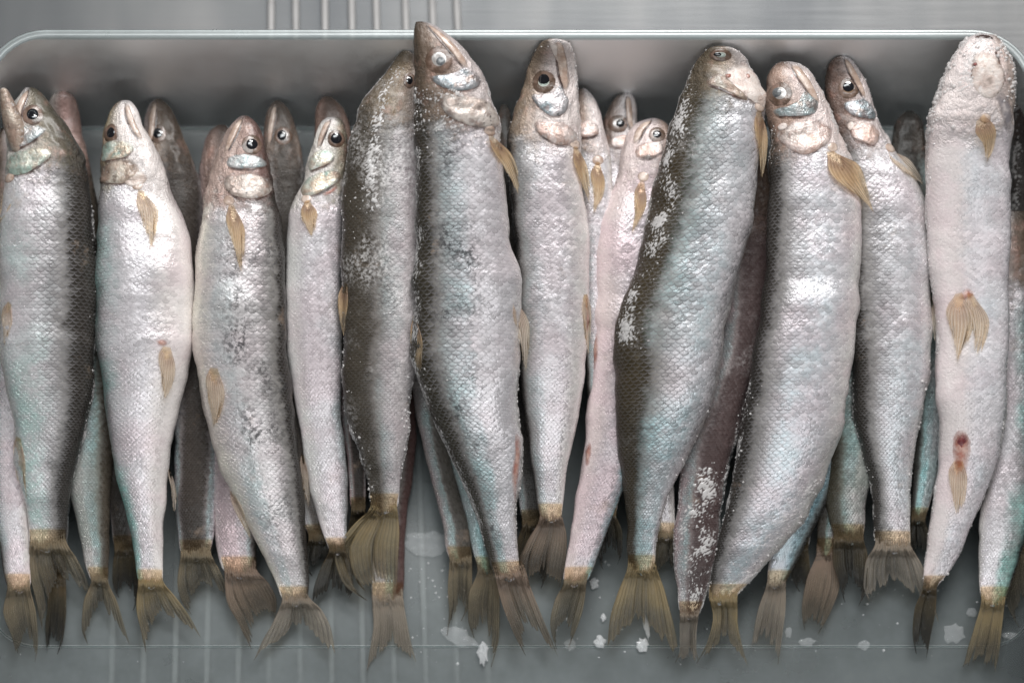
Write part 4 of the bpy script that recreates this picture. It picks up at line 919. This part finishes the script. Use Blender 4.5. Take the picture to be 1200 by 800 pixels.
make_fish('belly-up pale fish with an iced-over chin and a dark red wound near its tail',
    [(40,1146,1156),(43,1136,1166),(50,1128,1173),(62,1120,1180),(90,1105,1189),(120,1094,1190),(150,1087,1188),(200,1083,1184),(280,1086,1182),(350,1094,1181),(400,1098,1181),(440,1096,1181),(500,1100,1176),(540,1102,1167),(580,1095,1154),(620,1089,1137),(660,1084,1119),(692,1082,1098)], -34,
    st(hback=(0.40,0.32,0.28), hmid=(0.58,0.46,0.41), hlow=(0.68,0.56,0.51), belly=(0.62,0.56,0.55), pink=.5, teal=.5, tc=.62, tw=.2, tealc=(0.5,0.66,0.72), frost=.55, edge=.2, metal=.35, bw=.2), [(0,214),(60,206),(130,178),(250,128),(450,98),(600,62),(720,34)],
    ([(1082,688),(1072,715),(1070,740),(1074,768)],[(1098,686),(1096,715),(1090,745),(1084,775)]), 'dark', seed=41, gill=150, notch=.3,
    pec=[('pectoral_fin', [(1141,146),(1150,170),(1152,202)], [(1156,131),(1167,160),(1157,196)], 'amber', 3),
         ('pelvic_fin', [(1117,345),(1108,375),(1112,420)], [(1130,342),(1140,380),(1128,428)], 'pale', 1), ('pelvic_fin', [(1132,342),(1136,385),(1132,418)], [(1142,345),(1158,380),(1150,432)], 'pale', 1),
         ('anal_fin', [(1114,540),(1112,575),(1116,610)], [(1132,540),(1132,575),(1126,612)], 'pale', 2)],
    plates=[('chin_plate', [(1136,70),(1150,62),(1164,70),(1172,96),(1164,118),(1148,122),(1134,104)], 'cream', 0.8)],
    frost=[(42,165,168,26,900,4.6),(42,130,12,24,800,4.6),(42,70,90,50,260,4.0),(60,120,115,22,200,2.2),(120,420,172,14,620,2.6),(380,680,6,14,700,2.8),(560,690,170,14,160,2.2)],
    marks=[('sore', [(1108,505),(1120,492),(1134,500),(1140,525),(1134,555),(1126,585),(1116,570),(1108,535)], M_sore, .5), ('wound', [(1115,512),(1124,504),(1132,509),(1133,519),(1127,528),(1124,541),(1119,533),(1113,523)], M_wound, .6),
                      ('throat_fold', [(1158,112),(1170,108),(1185,126),(1186,158),(1178,172),(1166,145)], M_fold2, .7),
           ('mouth', [(1136,47),(1146,43),(1158,44),(1166,50),(1156,50),(1144,50)], M_mouth, .9),
           ('jaw_line', [(1138,62),(1134,84),(1130,108),(1133,110),(1138,86),(1142,63)], M_fold, .7), ('jaw_line', [(1164,60),(1170,84),(1175,106),(1172,108),(1166,86),(1160,62)], M_fold, .7),
           ('sore', [(1116,352),(1128,340),(1140,348),(1134,356),(1122,358)], M_sore, 1.0),
           ('sore', [(1134,82),(1140,79),(1142,84),(1137,87)], M_wound, 2.6)])

# lower jaw of the open-mouthed fish
bpy.context.view_layer.update()
om = [o for o in bpy.data.objects if o.get('label', '').startswith('open-mouthed')][0]
V, F = [], []
base = om.location / S
prof = [(103,4,2.5),(106,5,5),(114,7,7.5),(126,10,10),(142,15,13),(160,20,13),(178,24,10),(190,27,4)]
for y, x, r in prof:
    c = P(x, y, 158 - (y - 103) * 0.28)
    for k in range(16):
        a = 2 * math.pi * k / 16; V.append((c.x + r * math.cos(a), c.y, c.z + r * 0.9 * math.sin(a)))
for i in range(len(prof) - 1):
    for k in range(16): F.append((i * 16 + k, (i + 1) * 16 + k, (i + 1) * 16 + (k + 1) % 16, i * 16 + (k + 1) % 16))
F.append(tuple(range(16))); F.append(tuple((len(prof) - 1) * 16 + k for k in range(15, -1, -1)))
j = link_mesh('lower_jaw', V, F, PL['brown'], om, origin=base)
sb = j.modifiers.new('smooth', 'SUBSURF'); sb.levels = 1; sb.render_levels = 2

# ------------------------------------------------------------------ loose ice on the tray floor
def chip(label, px, py, w, h, mat, z=3.0, thick=4.0, seed=0, rot=0.0):
    rng = random.Random(seed + 900); n = 18; base = P(px, py, 1.2); V, F = [], []
    rings = [(1.0, 0.0), (1.02, 0.35), (0.86, 0.8), (0.5, 1.0)]
    rad = [rng.uniform(0.72, 1.15) for _ in range(n)]
    for s, zz in rings:
        for k in range(n):
            a = 2 * math.pi * k / n; x = w / 2 * s * rad[k] * math.cos(a); y = h / 2 * s * rad[k] * math.sin(a)
            V.append((x * math.cos(rot) - y * math.sin(rot), x * math.sin(rot) + y * math.cos(rot), thick * zz * rng.uniform(0.8, 1.1) + .4))
    V.append((0, 0, thick))
    for i in range(len(rings) - 1):
        for k in range(n): F.append((i * n + k, i * n + (k + 1) % n, (i + 1) * n + (k + 1) % n, (i + 1) * n + k))
    for k in range(n): F.append(((len(rings) - 1) * n + k, (len(rings) - 1) * n + (k + 1) % n, len(V) - 1))
    F.append(tuple(range(n - 1, -1, -1)))
    o = link_mesh('ice_chip', V, F, mat, smooth=False); o.location = base * S
    o['label'] = label; o['category'] = 'ice'; o['group'] = 'bits of ice on the tray floor'
chip('large clear ice sheet on the floor left of the two thin lower fish', 503, 637, 62, 30, M_slush, thick=3, seed=1)
chip('elongated whitish ice sliver pointing at the right-hand thin tail', 538, 746, 46, 20, M_slush, thick=6, seed=2, rot=-0.45)
chip('bright white ice stub right under the thin blue-backed fish', 566, 764, 14, 30, M_ice, thick=8, seed=3)
chip('white ice chip left of the yellow forked tail, nearest the tray end', 703, 752, 14, 15, M_ice, seed=4)
chip('white ice chip under the notch of the yellow forked tail', 753, 755, 15, 17, M_ice, seed=5)
chip('small square ice chip above the others, left of the forked tail', 696, 683, 11, 14, M_ice, seed=6)
chip('narrow ice chip pressed against the left edge of the yellow forked tail', 707, 723, 7, 10, M_ice, seed=7)
chip('ice splinter standing in the notch of the yellow forked tail', 758, 735, 7, 28, M_ice, seed=8, rot=0.15)
chip('wide translucent ice patch left of the green-glinting tail root', 1118, 742, 26, 24, M_slush, thick=2.5, seed=9)
chip('round ice patch touching the green-glinting tail root', 1138, 717, 13, 12, M_slush, thick=2.5, seed=10)
chip('pinkish ice patch right of the green-glinting tail', 1183, 744, 18, 9, M_slush, thick=2.5, seed=11)
chip('crumbled ice under the slanting amber-edged tail', 946, 752, 20, 11, M_slush, thick=4, seed=12)
chip('small ice patch left of the slanting amber-edged tail', 924, 741, 9, 13, M_slush, thick=3, seed=13)
chip('thin ice flake lying between the pale tail and the amber-edged tail', 916, 718, 10, 14, M_slush, thick=3, seed=14)
chip('pinkish ice bit near the brown tail of the longest fish', 668, 755, 14, 14, M_slush, thick=4, seed=15)
chip('faint frost patch on the floor below the frost-bitten tail', 1012, 756, 14, 12, M_slush, thick=2, seed=16)

# scattered crumbs of ice nobody could count
rng = random.Random(77); V, F = [], []
t = (1 + 5 ** .5) / 2
for k in range(170):
    px = rng.choice([rng.uniform(480, 560), rng.uniform(640, 780), rng.uniform(880, 1190), rng.uniform(20, 1190)]); py = rng.uniform(655, 778)
    c = P(px, py, 0.8); r = 0.5 + 1.6 * rng.random() ** 3; b = len(V)
    for x, y, z in ((1, 0, 0), (0.2, 1, 0), (-1, 0.3, 0), (-0.2, -1, 0), (0.1, 0.1, 0.9), (0, 0, -0.4)):
        V.append((c.x + x * r * rng.uniform(.6, 1.3), c.y + y * r * rng.uniform(.6, 1.3), c.z + z * r))
    F += [(b + i, b + j, b + m) for i, j, m in ((0,1,4),(1,2,4),(2,3,4),(3,0,4),(1,0,5),(2,1,5),(3,2,5),(0,3,5))]
o = link_mesh('ice_crumbs', V, F, M_ice, smooth=False)
o['kind'] = 'stuff'; o['label'] = 'tiny crumbs of ice strewn over the tray floor below the tails'; o['category'] = 'ice crumbs'
